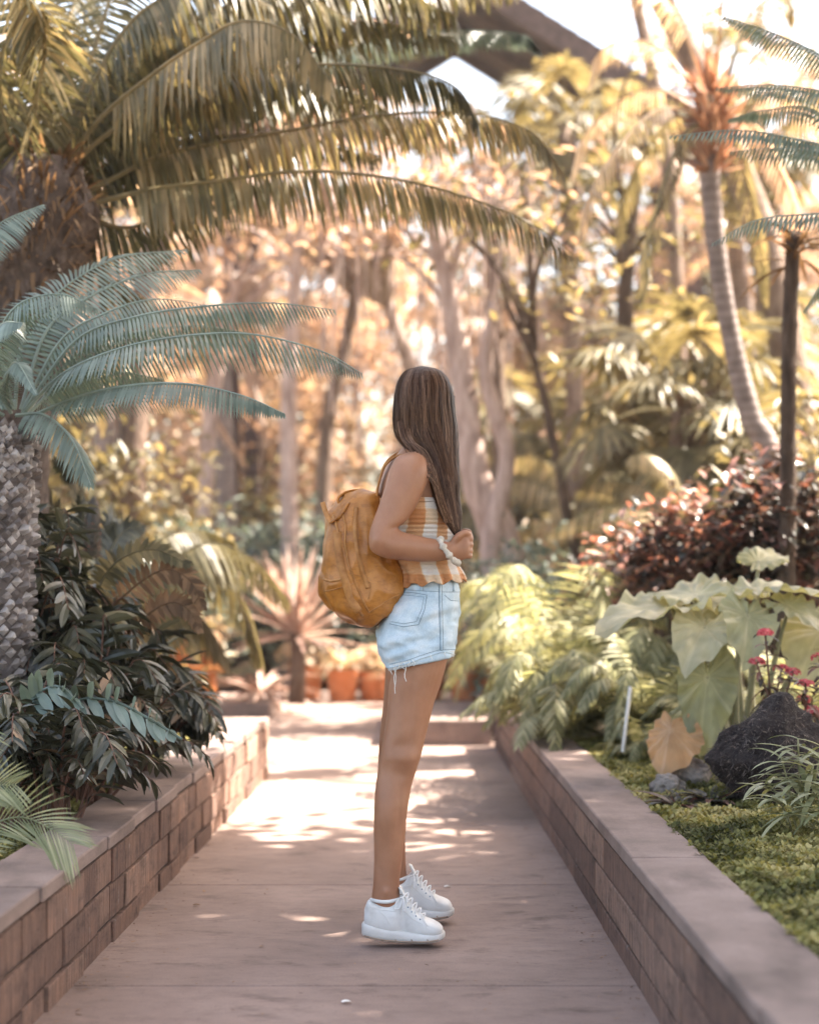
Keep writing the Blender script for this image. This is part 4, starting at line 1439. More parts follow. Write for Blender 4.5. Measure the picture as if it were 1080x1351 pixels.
SA = [  # control pixels, leaflet length, roll, droop, tone
    ([C0, (125, 165), (200, 100), (265, 55), (320, 28), (385, 45), (436, 108)], .33, 0.35, 1.0, .72, -0.5),
    ([C0, (120, 195), (200, 140), (300, 95), (420, 85), (530, 92), (600, 115), (632, 165)], .27, 0.0, 1.2, .40, -0.15),
    ([C0, (110, 270), (200, 250), (280, 240), (400, 226), (520, 236), (620, 262), (700, 295), (762, 340)], .25, 0.1, 1.3, .62, 0.0),
    ([C0, (110, 255), (200, 210), (270, 192), (380, 172), (500, 152), (620, 150), (700, 175), (745, 230)], .26, 0.1, 1.1, .70, 0.3),
    ([C0, (100, 240), (170, 205), (280, 180), (400, 182), (500, 205)], .28, 0.2, 0.9, .25, 0.5),
    ([C0, (90, 180), (120, 80), (155, -30), (190, -120)], .30, 0.8, 0.5, .35, 0.2),
    ([C0, (52, 170), (36, 60), (28, -60)], .30, 0.9, 0.4, .42, -0.2),
    ([C0, (30, 180), (-10, 90), (-70, 30)], .30, 0.5, 0.8, .40, 0.1),
    ([C0, (45, 160), (60, 60), (40, 0), (0, -40)], .28, 0.9, 0.9, .60, -0.6),
    ([C0, (100, 170), (160, 60), (240, -20), (340, -70)], .32, 0.6, 0.7, .30, 0.5),
    ([C0, (110, 150), (210, 50), (340, -5), (480, -25), (600, 20)], .32, 0.1, 1.1, .42, 0.7),
    ([C0, (120, 170), (240, 60), (400, 0), (560, -35), (680, -20)], .30, 0.2, 1.0, .50, 1.0),
    ([C0, (130, 230), (220, 130), (330, 60), (480, 30), (600, 50)], .28, 0.2, 1.0, .35, 0.9),
    ([C0, (110, 285), (170, 300), (240, 270), (300, 235)], .30, 0.9, 0.7, .22, 0.35),
    ([C0, (90, 300), (140, 360), (200, 400)], .30, 0.3, 0.8, .20, 0.5),
    ([C0, (0, 220), (-60, 210), (-120, 240)], .30, 0.2, 0.9, .35, -0.1),
    ([C0, (20, 250), (-50, 280), (-110, 340)], .28, 0.2, 1.0, .30, 0.3),
    ([C0, (95, 190), (170, 90), (270, 20), (380, -10), (470, 30)], .30, 0.2, 1.0, .45, 0.3),
    ([C0, (90, 190), (150, 60), (210, 0), (290, -20), (360, 10)], .28, 0.2, 1.0, .55, 0.0),
    ([C0, (130, 210), (260, 130), (380, 110), (480, 128), (560, 190)], .27, 0.1, 1.1, .50, 0.6),
    ([C0, (70, 170), (85, 60), (100, 0), (130, -60)], .28, 0.9, 0.7, .35, 0.4),
    ([C0, (20, 200), (0, 120), (10, 50), (60, 10)], .28, 0.5, 0.9, .5, -0.4),
    ([C0, (90, 215), (190, 130), (260, 100), (330, 95), (400, 120)], .30, 0.3, 0.9, .35, 0.6),
]
for ctl, L, roll, dr, tone, dep in SA:
    e = MB()
    k = len(ctl) - 1
    cc = [tuple(A(x, y, dep * (i / k))) for i, (x, y) in enumerate(ctl)]
    Ln = sum((Vector(cc[i + 1]) - Vector(cc[i])).length for i in range(k))
    frond(e, cc, n=int(Ln / 0.0165), L=L, W=0.019, ang=22, droop=dr, roll=roll, rr=0.014, jit=0.19, start=0.22, tone0=tone, tonev=0.24, curl=0.9, rtone=0.7)
    put(e.build("frond", LM['gold']), rootA)
# the one grey green frond that reaches in behind
e = MB()
frond(e, [tuple(A(*q)) for q in ((60, 250), (200, 120, .4), (330, 85, .8), (430, 66, 1.0), (560, 42, 1.0), (680, 44, 1.0), (712, 66, 1.0))], n=120, L=0.14, W=0.016, ang=20, droop=1.2, rr=0.011, start=0.45, tone0=.45, tonev=.25)
fo = put(e.build("frond", LM['blue']), rootA)
fo["label"] = "grey green frond reaching in front of the roof"
e = MB()
for k in range(34):                                    # unopened tips and cone scales
    a = rnd.uniform(0, 6.28)
    e.leaf(A(62, 230) + Vector((math.cos(a) * .1, math.sin(a) * .1, 0)), Vector((math.cos(a), math.sin(a), 1.3)), Vector((math.cos(a), math.sin(a), 0)), rnd.uniform(.1, .2), .035, 3, droop=0.2, fold=0.5)
put(e.build("crown_shoots", LM['brown']), rootA)

# ------------------------------------------------------------------ grey green cycad in focus (B)
DB = 5.75
rootB = empty("cycad", (X(5, DB), DB, 0.26))
tag(rootB, "grey green cycad with stiff comb-like fronds and a scaly grey trunk at the left edge", "cycad")
def B_(px, py, d=0.0): return P(px, py, DB + d)
scaly_trunk([B_(-12, 1010), B_(-10, 800), B_(-4, 640), B_(8, 560)], [.138, .134, .130, .10], "trunk", rootB, 54, 19)
SB = [
    ([(30, 548), (75, 500), (130, 470), (210, 448), (320, 440), (420, 462), (478, 493)], .155, -0.35, 0.9, -0.55),
    ([(30, 545), (100, 450), (180, 418), (270, 404), (360, 400), (442, 409)], .125, -0.2, 1.0, -0.2),
    ([(35, 552), (110, 522), (180, 508), (250, 507), (320, 522), (376, 546)], .120, -0.2, 0.8, -0.7),
    ([(20, 540), (30, 450), (72, 390), (150, 342), (245, 329)], .150, 0.75, 0.3, 0.35),
    ([(28, 540), (60, 440), (110, 396), (190, 362), (263, 356)], .130, 0.7, 0.3, 0.25),
    ([(18, 540), (0, 450), (25, 402), (80, 388), (130, 408)], .120, 0.2, 0.9, -0.2),
    ([(30, 542), (80, 450), (135, 415), (200, 395), (272, 402)], .120, 0.1, 0.9, 0.1),
    ([(10, 540), (-50, 430), (-40, 340), (0, 295), (56, 270)], .130, 0.75, 0.4, 0.1),
    ([(15, 545), (-20, 480), (0, 430), (30, 425)], .11, 0.4, 0.8, -0.5),
    ([(5, 548), (-60, 510), (-130, 520)], .13, 0.2, 0.8, -0.3),
    ([(5, 540), (-70, 420), (-150, 380)], .13, 0.3, 0.6, 0.3),
    ([(22, 548), (60, 548), (95, 580), (120, 640)], .13, 0.1, 0.5, -0.3),
    ([(35, 548), (90, 500), (150, 490), (215, 500)], .12, -0.2, 0.8, 0.5),
    ([(30, 548), (100, 470), (170, 440), (260, 430), (330, 440)], .13, -0.2, 0.8, 0.6),
    ([(12, 540), (10, 500), (22, 478), (48, 520)], .06, 0.6, 0.4, -0.5),
]
prB = lambda t: min(1, 0.45 + 2.6 * t) * min(1, 0.18 + (1 - t) * 3.2)
for ctl, L, roll, dr, dep in SB:
    e = MB()
    k = len(ctl) - 1
    cc = [tuple(B_(x, y, dep * (i / k))) for i, (x, y) in enumerate(ctl)]
    Ln = sum((Vector(cc[i + 1]) - Vector(cc[i])).length for i in range(k))
    frond(e, cc, n=int(Ln / 0.0165), L=L, W=0.0115, ang=24, droop=dr, roll=roll, rr=0.0075, jit=0.045, start=0.10, tone0=0.5, tonev=0.28, curl=0.45, rtone=0.95, prof=prB)
    put(e.build("frond", LM['cycad']), rootB)

# ------------------------------------------------------------------ cycad leaning in from the right edge
DR = 6.4
rootR = empty("cycad", (X(1210, DR), DR, 0.26))
tag(rootR, "grey green cycad whose frond tips reach in from the upper right edge", "cycad")
def R_(px, py, d=0.0): return P(px, py, DR + d)
scaly_trunk([R_(1215, 960), R_(1215, 600), R_(1208, 330), R_(1200, 240)], [.15, .14, .14, .11], "trunk", rootR, 46, 15)
for ctl, L, roll, dr, dep in [
    ([(1195, 235), (1140, 110), (1080, 72), (1015, 42), (955, 22)], .10, 0.3, 0.6, 0.0),
    ([(1195, 235), (1160, 140), (1080, 120), (1010, 112), (945, 116)], .10, 0.0, 0.8, 0.3),
    ([(1195, 240), (1130, 205), (1060, 186), (975, 172), (882, 180)], .085, 0.0, 1.0, -0.2),
    ([(1195, 240), (1140, 220), (1080, 200), (1020, 196), (962, 200)], .10, 0.1, 0.7, 0.3),
    ([(1195, 245), (1150, 250), (1080, 150), (1010, 145), (960, 158)], .09, 0.1, 0.8, 0.5),
    ([(1195, 250), (1140, 280), (1080, 282), (1000, 290), (938, 322)], .095, 0.0, 0.9, -0.1),
    ([(1195, 250), (1150, 310), (1100, 350), (1060, 410)], .10, 0.1, 0.7, 0.3),
    ([(1195, 230), (1190, 60), (1150, -60)], .11, 0.5, 0.5, 0.0),
    ([(1200, 240), (1280, 120), (1380, 90)], .11, 0.3, 0.5, 0.0),
    ([(1200, 245), (1290, 230), (1400, 280)], .11, 0.2, 0.7, -0.3),
]:
    e = MB()
    k = len(ctl) - 1
    cc = [tuple(R_(x, y, dep * (i / k))) for i, (x, y) in enumerate(ctl)]
    Ln = sum((Vector(cc[i + 1]) - Vector(cc[i])).length for i in range(k))
    frond(e, cc, n=int(Ln / 0.018), L=L, W=0.013, ang=25, droop=dr, roll=roll, rr=0.008, jit=0.05, start=0.10, tone0=0.6, tonev=0.3, curl=0.45, rtone=0.95, prof=prB)
    put(e.build("frond", LM['cycad']), rootR)

# ------------------------------------------------------------------ lower left: dark pinnate shrubs
def arch(base, az, reach, height, tipdrop, n=5, wob=0.0):
    """control points of an arching stem"""
    o_ = Vector((math.cos(az), math.sin(az), 0))
    return [tuple(Vector(base) + o_ * reach * t + Vector((0, 0, height * math.sin(t * math.pi * 0.62) - tipdrop * t ** 3)) + Vector((wob * math.sin(t * 5 + az * 3), wob * math.cos(t * 4 + az), 0))) for t in [i / (n - 1) for i in range(n)]]


def dark_shrub(px, D, w_, h_, nf, label, Lf=.12, Wf=.030, npair=11, seed=0):
    root = empty("leathery_shrub", (X(px, D), D, 0.25))
    tag(root, label, "shrub", "dark leathery shrubs in the left bed")
    st_, lf = MB(), MB()
    for k in range(nf):
        az = rnd.uniform(0, 6.283)
        q = rnd.random()
        reach = w_ * (0.25 + 0.75 * q)
        hh = h_ * rnd.uniform(0.55, 1.0) * (1.05 - 0.35 * q)
        base = (X(px, D) + rnd.uniform(-.1, .1), D + rnd.uniform(-.1, .1), 0.25)
        ctl = arch(base, az, reach, hh, hh * 0.25 * q, wob=0.02)
        N = npair
        pts = [Vector(p) for p in crom(ctl, 24)]
        fr = frames(pts)
        st_.tube(pts, [0.006 * (1 - 0.7 * i / 23) for i in range(24)], 5, cap=False)
        roll = rnd.uniform(-.6, .6)
        t0 = rnd.random()
        for i in range(N):
            t = 0.28 + 0.72 * (i + .5) / N
            x = t * 23
            j = min(int(x), 22)
            p = pts[j].lerp(pts[j + 1], x - j)
            T = fr[j][0]
            S = T.cross(Vector((0, 0, 1))).normalized() if abs(T.z) < .98 else fr[j][1]
            S = Matrix.Rotation(roll, 3, T) @ S
            U = S.cross(T)
            for s in (-1, 1):
                d = S * s + T * rnd.uniform(0.5, 0.9) + Vector((rnd.uniform(-.3, .3), rnd.uniform(-.3, .3), rnd.uniform(-.45, .15)))
                lf.leaf(p, d, U, Lf * rnd.uniform(.7, 1.15) * (0.7 + 0.5 * math.sin(math.pi * t)), Wf * rnd.uniform(.5, 1.05), 4, droop=rnd.uniform(.2, 1.3), fold=rnd.uniform(0.1, .45), tone=min(1, max(0, rnd.gauss(0.42 + .2 * (t0 - .5), .24))), twist=rnd.uniform(-.5, .5))
    put(st_.build("stems", m_stemr), root)
    put(lf.build("foliage", LM['dark']), root)
    return root


dark_shrub(15, 6.1, .58, 1.08, 80, "dark leathery shrub at the left edge below the scaly cycad trunk")
dark_shrub(100, 5.9, .44, .74, 74, "dark leathery shrub spilling over the cap of the left wall", .12, .032)
dark_shrub(165, 6.7, .42, .62, 54, "dark leathery shrub beside the moss, nearest the bench end of its clump", .13, .03)
dark_shrub(50, 5.3, .38, .60, 46, "dark leathery shrub just above the small fan of fine leaflets", .10, .028)

# broad pale frond lying over the shrubs
rt = empty("coontie_plant", (X(120, 5.6), 5.6, 0.26))
tag(rt, "plant with pale grey green broad leaflets lying over the dark shrubs", "plant")
for ctl in ([(110, 1010), (70, 960), (100, 925), (150, 925), (200, 950), (240, 975)], [(110, 1010), (60, 985), (40, 930), (75, 905), (110, 935)]):
    e = MB()
    cc = [tuple(P(x, y, 5.5 - 0.1 * i)) for i, (x, y) in enumerate(ctl)]
    pts = [Vector(p) for p in crom(cc, 24)]
    e.tube(pts, 0.004, 5)
    fr = frames(pts)
    for i in range(9):
        j = 8 + int(i * 15 / 9)
        T = fr[j][0]
        for s in (-1, 1):
            d = Vector((T.x, T.y, T.z)) * 0.6 + Vector((-0.25 * s, -0.5, 0.75 * s)) * 0.9
            e.leaf(pts[j], d, Vector((0, -1, .6)), .12 * math.sin(math.pi * (i + 2.5) / 12), .034, 4, droop=.3, fold=.15, tone=rnd.uniform(.6, 1))
    put(e.build("frond", LM['cycad']), rt)

# arching brown fern fronds behind the shrubs
rt = empty("fern", (X(90, 6.3), 6.3, 0.26))
tag(rt, "olive brown fern with two curled saw-edged fronds arching beside the dark shrubs", "fern")
for ctl, L in (([(60, 930), (110, 850), (165, 785), (215, 752), (250, 765), (268, 802)], .075), ([(80, 940), (140, 870), (190, 815), (225, 795), (250, 805), (264, 832)], .065),
               ([(60, 930), (40, 850), (60, 790), (100, 770)], .07), ([(60, 930), (120, 800), (150, 745), (200, 725), (250, 745)], .07)):
    e = MB()
    cc = [tuple(P(x, y, 6.2)) for x, y in ctl]
    frond(e, cc, n=38, L=L, W=0.020, ang=15, droop=0.1, roll=1.2, rr=0.006, jit=0.12, start=.15, tone0=.5, tonev=.35, curl=.4, rtone=.4)
    put(e.build("frond", LM['brown'] if L != .07 else LM['olive']), rt)

rt = empty("feather_palm", (X(150, 8.6), 8.6, 0.25))
tag(rt, "low dark palm whose drooping fronds hang behind the olive brown fern", "palm")
for ctl in ([(150, 940), (170, 800), (220, 735), (280, 745), (325, 800), (345, 870)], [(150, 940), (190, 790), (260, 720), (330, 735), (380, 790)], [(150, 940), (150, 800), (200, 720), (260, 700), (310, 715)],
            [(150, 940), (120, 800), (100, 730), (60, 700)], [(150, 940), (180, 840), (230, 800), (270, 820), (300, 870)]):
    e = MB()
    cc = [tuple(P(x, y, 8.6 + .1 * i)) for i, (x, y) in enumerate(ctl)]
    frond(e, cc, n=60, L=.30, W=0.018, ang=25, droop=1.0, rr=0.01, start=.3, tone0=.32, tonev=.22, curl=.8)
    put(e.build("frond", LM['olive']), rt)

# young cycad with curled upright fronds and a cone
rt = empty("cycad", (X(115, 7.3), 7.3, 0.26))
tag(rt, "young cycad with dark curled upright fronds round a reddish brown cone", "cycad")
for ctl in ([(115, 800), (110, 700), (98, 640), (72, 606)], [(110, 800), (85, 700), (58, 650), (52, 620)], [(125, 800), (135, 730), (148, 690), (150, 670)], [(128, 800), (145, 730), (165, 700), (188, 695)],
            [(120, 800), (105, 720), (112, 660), (96, 618)], [(130, 800), (170, 740), (205, 745)], [(105, 800), (60, 745), (30, 735)]):
    e = MB()
    cc = [tuple(P(x, y, 7.3 + .05 * i)) for i, (x, y) in enumerate(ctl)]
    frond(e, cc, n=44, L=.085, W=0.016, ang=35, droop=0.1, roll=1.3, rr=0.008, start=.1, tone0=.4, tonev=.3, curl=.5, rtone=.8)
    put(e.build("frond", LM['dark']), rt)
e = MB()
cone = [P(121, 735, 7.2), P(121, 715, 7.2), P(122, 690, 7.2), P(123, 665, 7.2), P(124, 655, 7.2)]
e.tube(cone, [.03, .034, .033, .024, .006], 12, tone=.4)
for i in range(18):
    for k in range(9):
        a = 2 * math.pi * (k + .5 * (i % 2)) / 9
        p = cone[0].lerp(cone[4], i / 19)
        r = .034 * (1 - (i / 19) ** 3)
        o_ = Vector((math.cos(a), math.sin(a), 0))
        e.leaf(p + o_ * r * .95, o_ + Vector((0, 0, .8)), o_, .016, .016, 2, tone=rnd.random())
put(e.build("cone", LM['red']), rt)

# fine palm leaflets at the very lower left, over the cap
rt = empty("palm_seedling", (X(-40, 4.5), 4.5, 0.26))
tag(rt, "low palm frond with fine pale leaflets fanning over the cap at the lower left corner", "palm")
for ctl, L in (([(-60, 1140), (-20, 1095), (25, 1078), (65, 1092), (95, 1112)], .20), ([(-60, 1140), (-50, 1070), (-20, 1040), (20, 1035)], .16), ([(-60, 1140), (-70, 1060), (-60, 990), (-20, 960)], .16)):
    e = MB()
    cc = [tuple(P(x, y, 4.62 - 0.06 * i)) for i, (x, y) in enumerate(ctl)]
    pts = [Vector(p) for p in crom(cc, 30)]
    e.tube(pts, [0.004 * (1 - .8 * i / 29) for i in range(30)], 5)
    fr = frames(pts)
    for i in range(46):
        j = min(29, 3 + int(i * 27 / 46))
        T = fr[j][0]
        for s in (-1, 1):
            sd = Vector((T.z, 0, -T.x)) * s
            d = T * 0.95 + sd * (0.75 if s > 0 else .6) + Vector((0, rnd.uniform(-.25, .05), 0))
            e.leaf(pts[j], d, Vector((0, -1, 0.3)), L * rnd.uniform(.8, 1.1) * (0.55 + .45 * math.sin(math.pi * j / 29)), .0042, 4, droop=.28, tone=rnd.uniform(.3, 1))
    put(e.build("frond", LM['varie']), rt)


# ------------------------------------------------------------------ right bed: elephant ears
def heart(mb, at, tip, nrm, wid=0.75, cup=0.12, wave=0.035, droop=0.25, seed=0, tone0=.5, fold=0.0):
    at, tip = Vector(at), Vector(tip)
    F_ = tip - at
    L = F_.length
    F_.normalize()
    N_ = Vector(nrm)
    N_ = (N_ - F_ * N_.dot(F_)).normalized()
    S = F_.cross(N_)
    NA, NR = 64, 9
    vs = [at.copy()]
    for r in range(1, NR + 1):
        for k in range(NA):
            a = math.pi * 2 * k / NA
            aa = abs(math.pi - a) if True else a      # 0 at the notch, pi at the tip
            t = aa / math.pi
            # outline radius: notch, back lobes, flank, pointed tip
            rad = 0.06 + 0.44 * min(1, (t / 0.13)) ** 0.8 if t < 0.13 else 0.50 - 0.04 * math.sin((t - .13) / .45 * math.pi) if t < 0.58 else 0.50 + 0.50 * ((t - 0.58) / 0.42) ** 2.2
            th = math.pi - a
            x = math.cos(math.pi - aa) * rad
            y = math.sin(a) * rad * wid * 1.25
            f = r / NR
            x, y = x * f, y * f
            z = cup * (y * y) * 3 - droop * (max(0, x) ** 2) - droop * .5 * abs(y) * abs(y) + wave * f * f * math.sin(a * 13 + seed) * .5 + wave * f * noise.noise(Vector((x * 5, y * 5, seed)))
            z += 0.010 * max(0, math.cos(a * 14)) * f * (1 - f)
            z += fold * abs(y)
            vs.append(at + F_ * x * L + S * y * L + N_ * z * L)
    fs, tn = [], []
    for k in range(NA):
        fs.append((0, 1 + k, 1 + (k + 1) % NA))
        tn.append(tone0 + .3)
    for r in range(NR - 1):
        for k in range(NA):
            k2 = (k + 1) % NA
            b0, b1 = 1 + r * NA, 1 + (r + 1) * NA
            fs.append((b0 + k, b1 + k, b1 + k2, b0 + k2))
            v_ = 0.30 if (k % 8 == 0) or k in (NA // 2, NA // 2 - 1, 0) else 0
            tn.append(min(1, max(0, tone0 + v_ + rnd.uniform(-.08, .08))))
    mb.add(vs, fs, tn)


DE = 6.5
rootE = empty("elephant_ear", (X(975, DE), DE, 0.26))
tag(rootE, "elephant ear plant with big wavy heart-shaped leaves above the dark rock", "plant")
EE = [  # attach px, tip px, depth offset at, tip, normal, wid, mat, droop, tone higher for leaves in sun
    ((885, 803), (785, 806), 0.05, -0.15, (0.05, -0.10, 1), .80, 'ear', .15, .9),
    ((915, 785), (848, 763), 0.1, 0.35, (-0.3, -0.14, 1), .75, 'ear', .2, .9),
    ((1000, 780), (1098, 762), 0.05, 0.1, (0.0, -0.12, 1), .8, 'ear', .2, .9),
    ((975, 785), (905, 790), 0.3, 0.2, (0.0, -0.2, 1), .75, 'ear', .2, .7),
    ((1040, 800), (1110, 822), 0.0, -0.1, (0.2, -0.4, 1), .9, 'ear', .3, .6),
    ((928, 828), (905, 878), -0.1, -0.3, (-0.25, -1, .45), .75, 'ear', .1, .95),
    ((985, 812), (990, 862), -0.1, -0.3, (0.2, -1, .5), .8, 'ear', .2, .45),
    ((1085, 830), (1050, 882), 0.1, -0.1, (-0.5, -.8, .5), .9, 'ear', .2, .95),
    ((932, 893), (925, 1000), -0.15, -0.2, (0.0, -1, .12), .62, 'ear', .05, .25),
    ((1000, 740), (1040, 720), 0.5, 0.6, (0.0, -0.6, 1), .8, 'ear', .2, .5),
    ((950, 800), (945, 835), 0.3, 0.1, (0.1, -.9, .6), .9, 'ear', .2, .5),
]
for i, (a, t, da, dt, nr, wd, mt, dr, tn) in enumerate(EE):
    pa, ptp = P(a[0], a[1], DE + da), P(t[0], t[1], DE + dt)
    e = MB()
    heart(e, pa, ptp, nr, wd, seed=i * 2.1, droop=dr * 1.6, tone0=tn - .15, wave=.10, fold=.16, cup=.05)
    lo = put(smooth_obj(e.build("leaf", LM[mt])), rootE)
    e = MB()
    bs = Vector((X(960 + (i % 5) * 8, DE), DE + (i % 3) * .05, 0.26))
    mid = bs.lerp(pa, .55) + Vector((0.02 * (i % 3 - 1), 0, .06))
    pts = [Vector(p) for p in crom([bs, mid, pa], 16)]
    e.tube(pts, [.016 - .010 * k / 15 for k in range(16)], 8)
    so = put(smooth_obj(e.build("leaf_stalk", m_stem)), rootE)
e = MB()
heart(e, P(884, 962, 6.30), P(872, 1022, 6.22), (-0.55, -1, .1), 1.0, seed=4, droop=.1, tone0=.5, fold=-.8, wave=.12)
lo = put(smooth_obj(e.build("leaf", LM['peach'])), rootE)
lo["label"] = "yellowing peach coloured leaf folded down by the moss"
e = MB()
e.tube([Vector(p) for p in crom([P(960, 980, 6.5), P(920, 925, 6.4), P(884, 942, 6.30)], 14)], .008, 8)
put(e.build("leaf_stalk", m_stem), rootE)

# white plant marker
e = MB()
q0, q1 = P(821, 992, 7.05), P(831, 906, 7.05)
e.tube([q0, q0.lerp(q1, .5), q1], .0075, 4)
tag(e.build("plant_marker", m_lace), "thin white stake standing in the ferns behind the right wall", "stake")
# ------------------------------------------------------------------ rocks
def rock(name, cx, cy, D, rx, ry, rz, shape, mat, label, seed=0, amp=.12, hair_=False, group=None):
    c = P(cx, cy, D)
    bm = bmesh.new()
    bmesh.ops.create_icosphere(bm, subdivisions=5, radius=1)
    e = MB()
    vs = []
    for v in bm.verts:
        p = v.co.copy()
        s = shape(p)
        q = p * s * (1 + amp * noise.noise(p * 1.6 + Vector((seed, 0, 0))) + amp * .45 * noise.noise(p * 4 + Vector((seed, 3, 0))) + amp * .2 * noise.noise(p * 11))
        vs.append(c + Vector((q.x * rx, q.y * ry, q.z * rz)))
    e.add(vs, [[v.index for v in f.verts] for f in bm.faces], .3)
    nr = [v.normal.copy() for v in bm.verts]
    bm.free()
    o = smooth_obj(e.build(name, mat))
    if hair_:
        h = MB()
        for k in range(7000):
            i = rnd.randrange(len(vs))
            nn = nr[i]
            d = Vector((rnd.uniform(-1, 1), rnd.uniform(-1, 1), rnd.uniform(-1.2, .5))) + nn * .35
            h.leaf(vs[i] - nn * .002 + Vector((rnd.uniform(-.006, .006), rnd.uniform(-.006, .006), rnd.uniform(-.006, .006))), d, nn, rnd.uniform(.010, .026), .0018, 2, droop=.4)
        root = empty(name + "", (c.x, c.y, .25))
        tag(root, label, "rock", group)
        o.name = "rock_mass"
        put(o, root)
        put(h.build("fibre", m_rockf), root)
    else:
        tag(o, label, "rock", group)
    return o


m_rockf, n, b = new_mat("root_fibre")
n.links.new(ramp(n, tone_attr(n), [(0, (0.030, 0.021, 0.019)), (.6, (0.085, 0.060, 0.052)), (1, (0.28, 0.21, 0.175))]), b.inputs["Base Color"])
m_rockd = noisy_mat("fibrous_rock", [(0.3, (0.016, 0.011, 0.011)), (0.7, (0.05, 0.036, 0.034))], 40, bstr=1.0, bdist=.02)
m_rockg = noisy_mat("grey_stone", [(0.3, (0.12, 0.10, 0.095)), (0.55, (0.24, 0.21, 0.19)), (0.75, (0.36, 0.32, 0.29))], 14, bstr=.8, bdist=.02)
def shp(p):
    x, z = p.x - .10 * p.z, p.z
    s = 1.15 / (abs(x) ** 1.12 + abs(p.y) ** 1.7 + abs(z) ** 1.12) ** (1 / 1.12)
    return min(s, 1.22)
rock("rock", 1016, 1000, 5.85, .215, .20, .195, shp, m_rockd, "dark brown fibrous peaked rock behind the narrow leaved plant", 3, .20, True)
rock("rock", 906, 1020, 6.35, .085, .08, .055, lambda p: 1, m_rockg, "lilac grey rounded stone beside the dark rock, just below the peach leaf", 5, .25)
rock("rock", 880, 1037, 6.0, .055, .06, .04, lambda p: 1, m_rockg, "small low grey stone in the moss nearest the cap of the right wall", 8, .3)
rock("rock", 228, 1000, 7.4, .075, .07, .04, lambda p: 1, m_rockg, "small stone lying on the moss behind the left wall", 9, .3)


def rosette(name, label, base, cnt, L, W, mat, up=(.2, 1.2), droop=.8, fold=.3, group=None, tone=(0, 1), cat="plant", az=(0, 6.283), part="leaves"):
    root = empty(name, base)
    tag(root, label, cat, group)
    e = MB()
    for k in range(cnt):
        a = rnd.uniform(*az)
        u = rnd.uniform(*up)
        e.leaf(Vector(base) + Vector((math.cos(a), math.sin(a), 0)) * .02, Vector((math.cos(a), math.sin(a), u)), Vector((0, 0, 1)), L * rnd.uniform(.7, 1.1), W * rnd.uniform(.8, 1.2), 5, droop=droop * rnd.uniform(.6, 1.4), fold=fold,
               tone=rnd.uniform(*tone), prof=lambda t: (0.6 + 1.2 * t if t < .33 else 1 - ((t - .33) / .67) ** 1.6 * .95))
    put(e.build(part, mat), root)
    return root


rosette("bromeliad", "dark red rosette plant growing against the cap between the small stones and the dark rock", tuple(P(900, 1066, 5.75)), 46, .17, .035, LM['red'], (.1, .9), .9)
rosette("bromeliad", "small red leaved rosette tucked under the left side of the dark rock", tuple(P(938, 1058, 5.8)), 30, .13, .028, LM['red'], (.2, 1.0), .9)

# narrow leaved pale plant in front of the rock
rt = empty("narrow_leaf_plant", tuple(P(1050, 1100, 5.1)))
tag(rt, "pale green narrow leaved plant in front of the dark rock at the right edge", "plant")
stm, lf = MB(), MB()
for tx, ty, d in ((1018, 1052, 5.0), (1030, 1000, 5.15), (1052, 975, 5.2), (1072, 1010, 5.1), (1078, 1045, 5.0), (1010, 1030, 5.25), (1055, 1030, 5.05), (1085, 985, 5.2), (1095, 1070, 4.95), (1040, 1075, 4.95)):
    b0 = P(1055 + (tx - 1050) * .2, 1108, 5.15)
    tp = P(tx, ty, d)
    pts = [Vector(p) for p in crom([b0, b0.lerp(tp, .5) + Vector((0, 0, .03)), tp], 12)]
    stm.tube(pts, .003, 5)
    for k in range(15):
        t = .55 + .45 * k / 15
        p = pts[min(11, int(t * 11.9))]
        a = k * 2.4 + rnd.uniform(-.3, .3)
        d_ = Vector((math.cos(a), math.sin(a) * .8, rnd.uniform(-.1, .6)))
        lf.leaf(p, d_, Vector((0, 0, 1)), rnd.uniform(.08, .145), .019, 5, droop=rnd.uniform(.5, 1.3), fold=.25, tone=rnd.uniform(.2, 1))
put(stm.build("stems", m_stem), rt)
put(lf.build("foliage", LM['varie']), rt)

# pink flowered plant with dark red leaves
def flower_plant(px, py, D, heads, label, mat='flower'):
    rt = empty("flowering_plant", (X(px, D), D, .26))
    tag(rt, label, "flowering plant", "pink flowering plants by the rock")
    stm, lf, fl = MB(), MB(), MB()
    for hx, hy in heads:
        b0 = Vector((X(px, D) + rnd.uniform(-.05, .05), D + rnd.uniform(-.05, .05), .26))
        tp = P(hx, hy, D + rnd.uniform(-.15, .15))
        pts = [Vector(p) for p in crom([b0, b0.lerp(tp, .5) + Vector((rnd.uniform(-.03, .03), 0, .05)), tp], 14)]
        stm.tube(pts, .0035, 5)
        for k in range(26):
            t = rnd.uniform(.2, 1)
            p = pts[min(13, int(t * 13.9))]
            a = rnd.uniform(0, 6.28)
            lf.leaf(p, Vector((math.cos(a), math.sin(a), rnd.uniform(-.2, .9))), Vector((0, 0, 1)), rnd.uniform(.05, .11), rnd.uniform(.012, .024), 4, droop=rnd.uniform(.4, 1.3), fold=.3, tone=rnd.random() * (.9 if rnd.random() < .8 else 1))
        for k in range(46):
            d_ = Vector((rnd.gauss(0, 1), rnd.gauss(0, 1), rnd.uniform(-.2, 1.3))).normalized()
            p = tp + Vector((d_.x * .028, d_.y * .028, d_.z * .018 + .005))
            for q in range(4):
                s_ = d_.orthogonal().normalized()
                s_ = Matrix.Rotation(q * 1.571, 3, d_) @ s_
                fl.leaf(p, s_ + d_ * .3, d_, .009, .006, 2, tone=rnd.random())
    put(stm.build("stems", m_stemr), rt)
    put(lf.build("foliage", LM['red']), rt)
    put(fl.build("flowers", LM[mat]), rt)


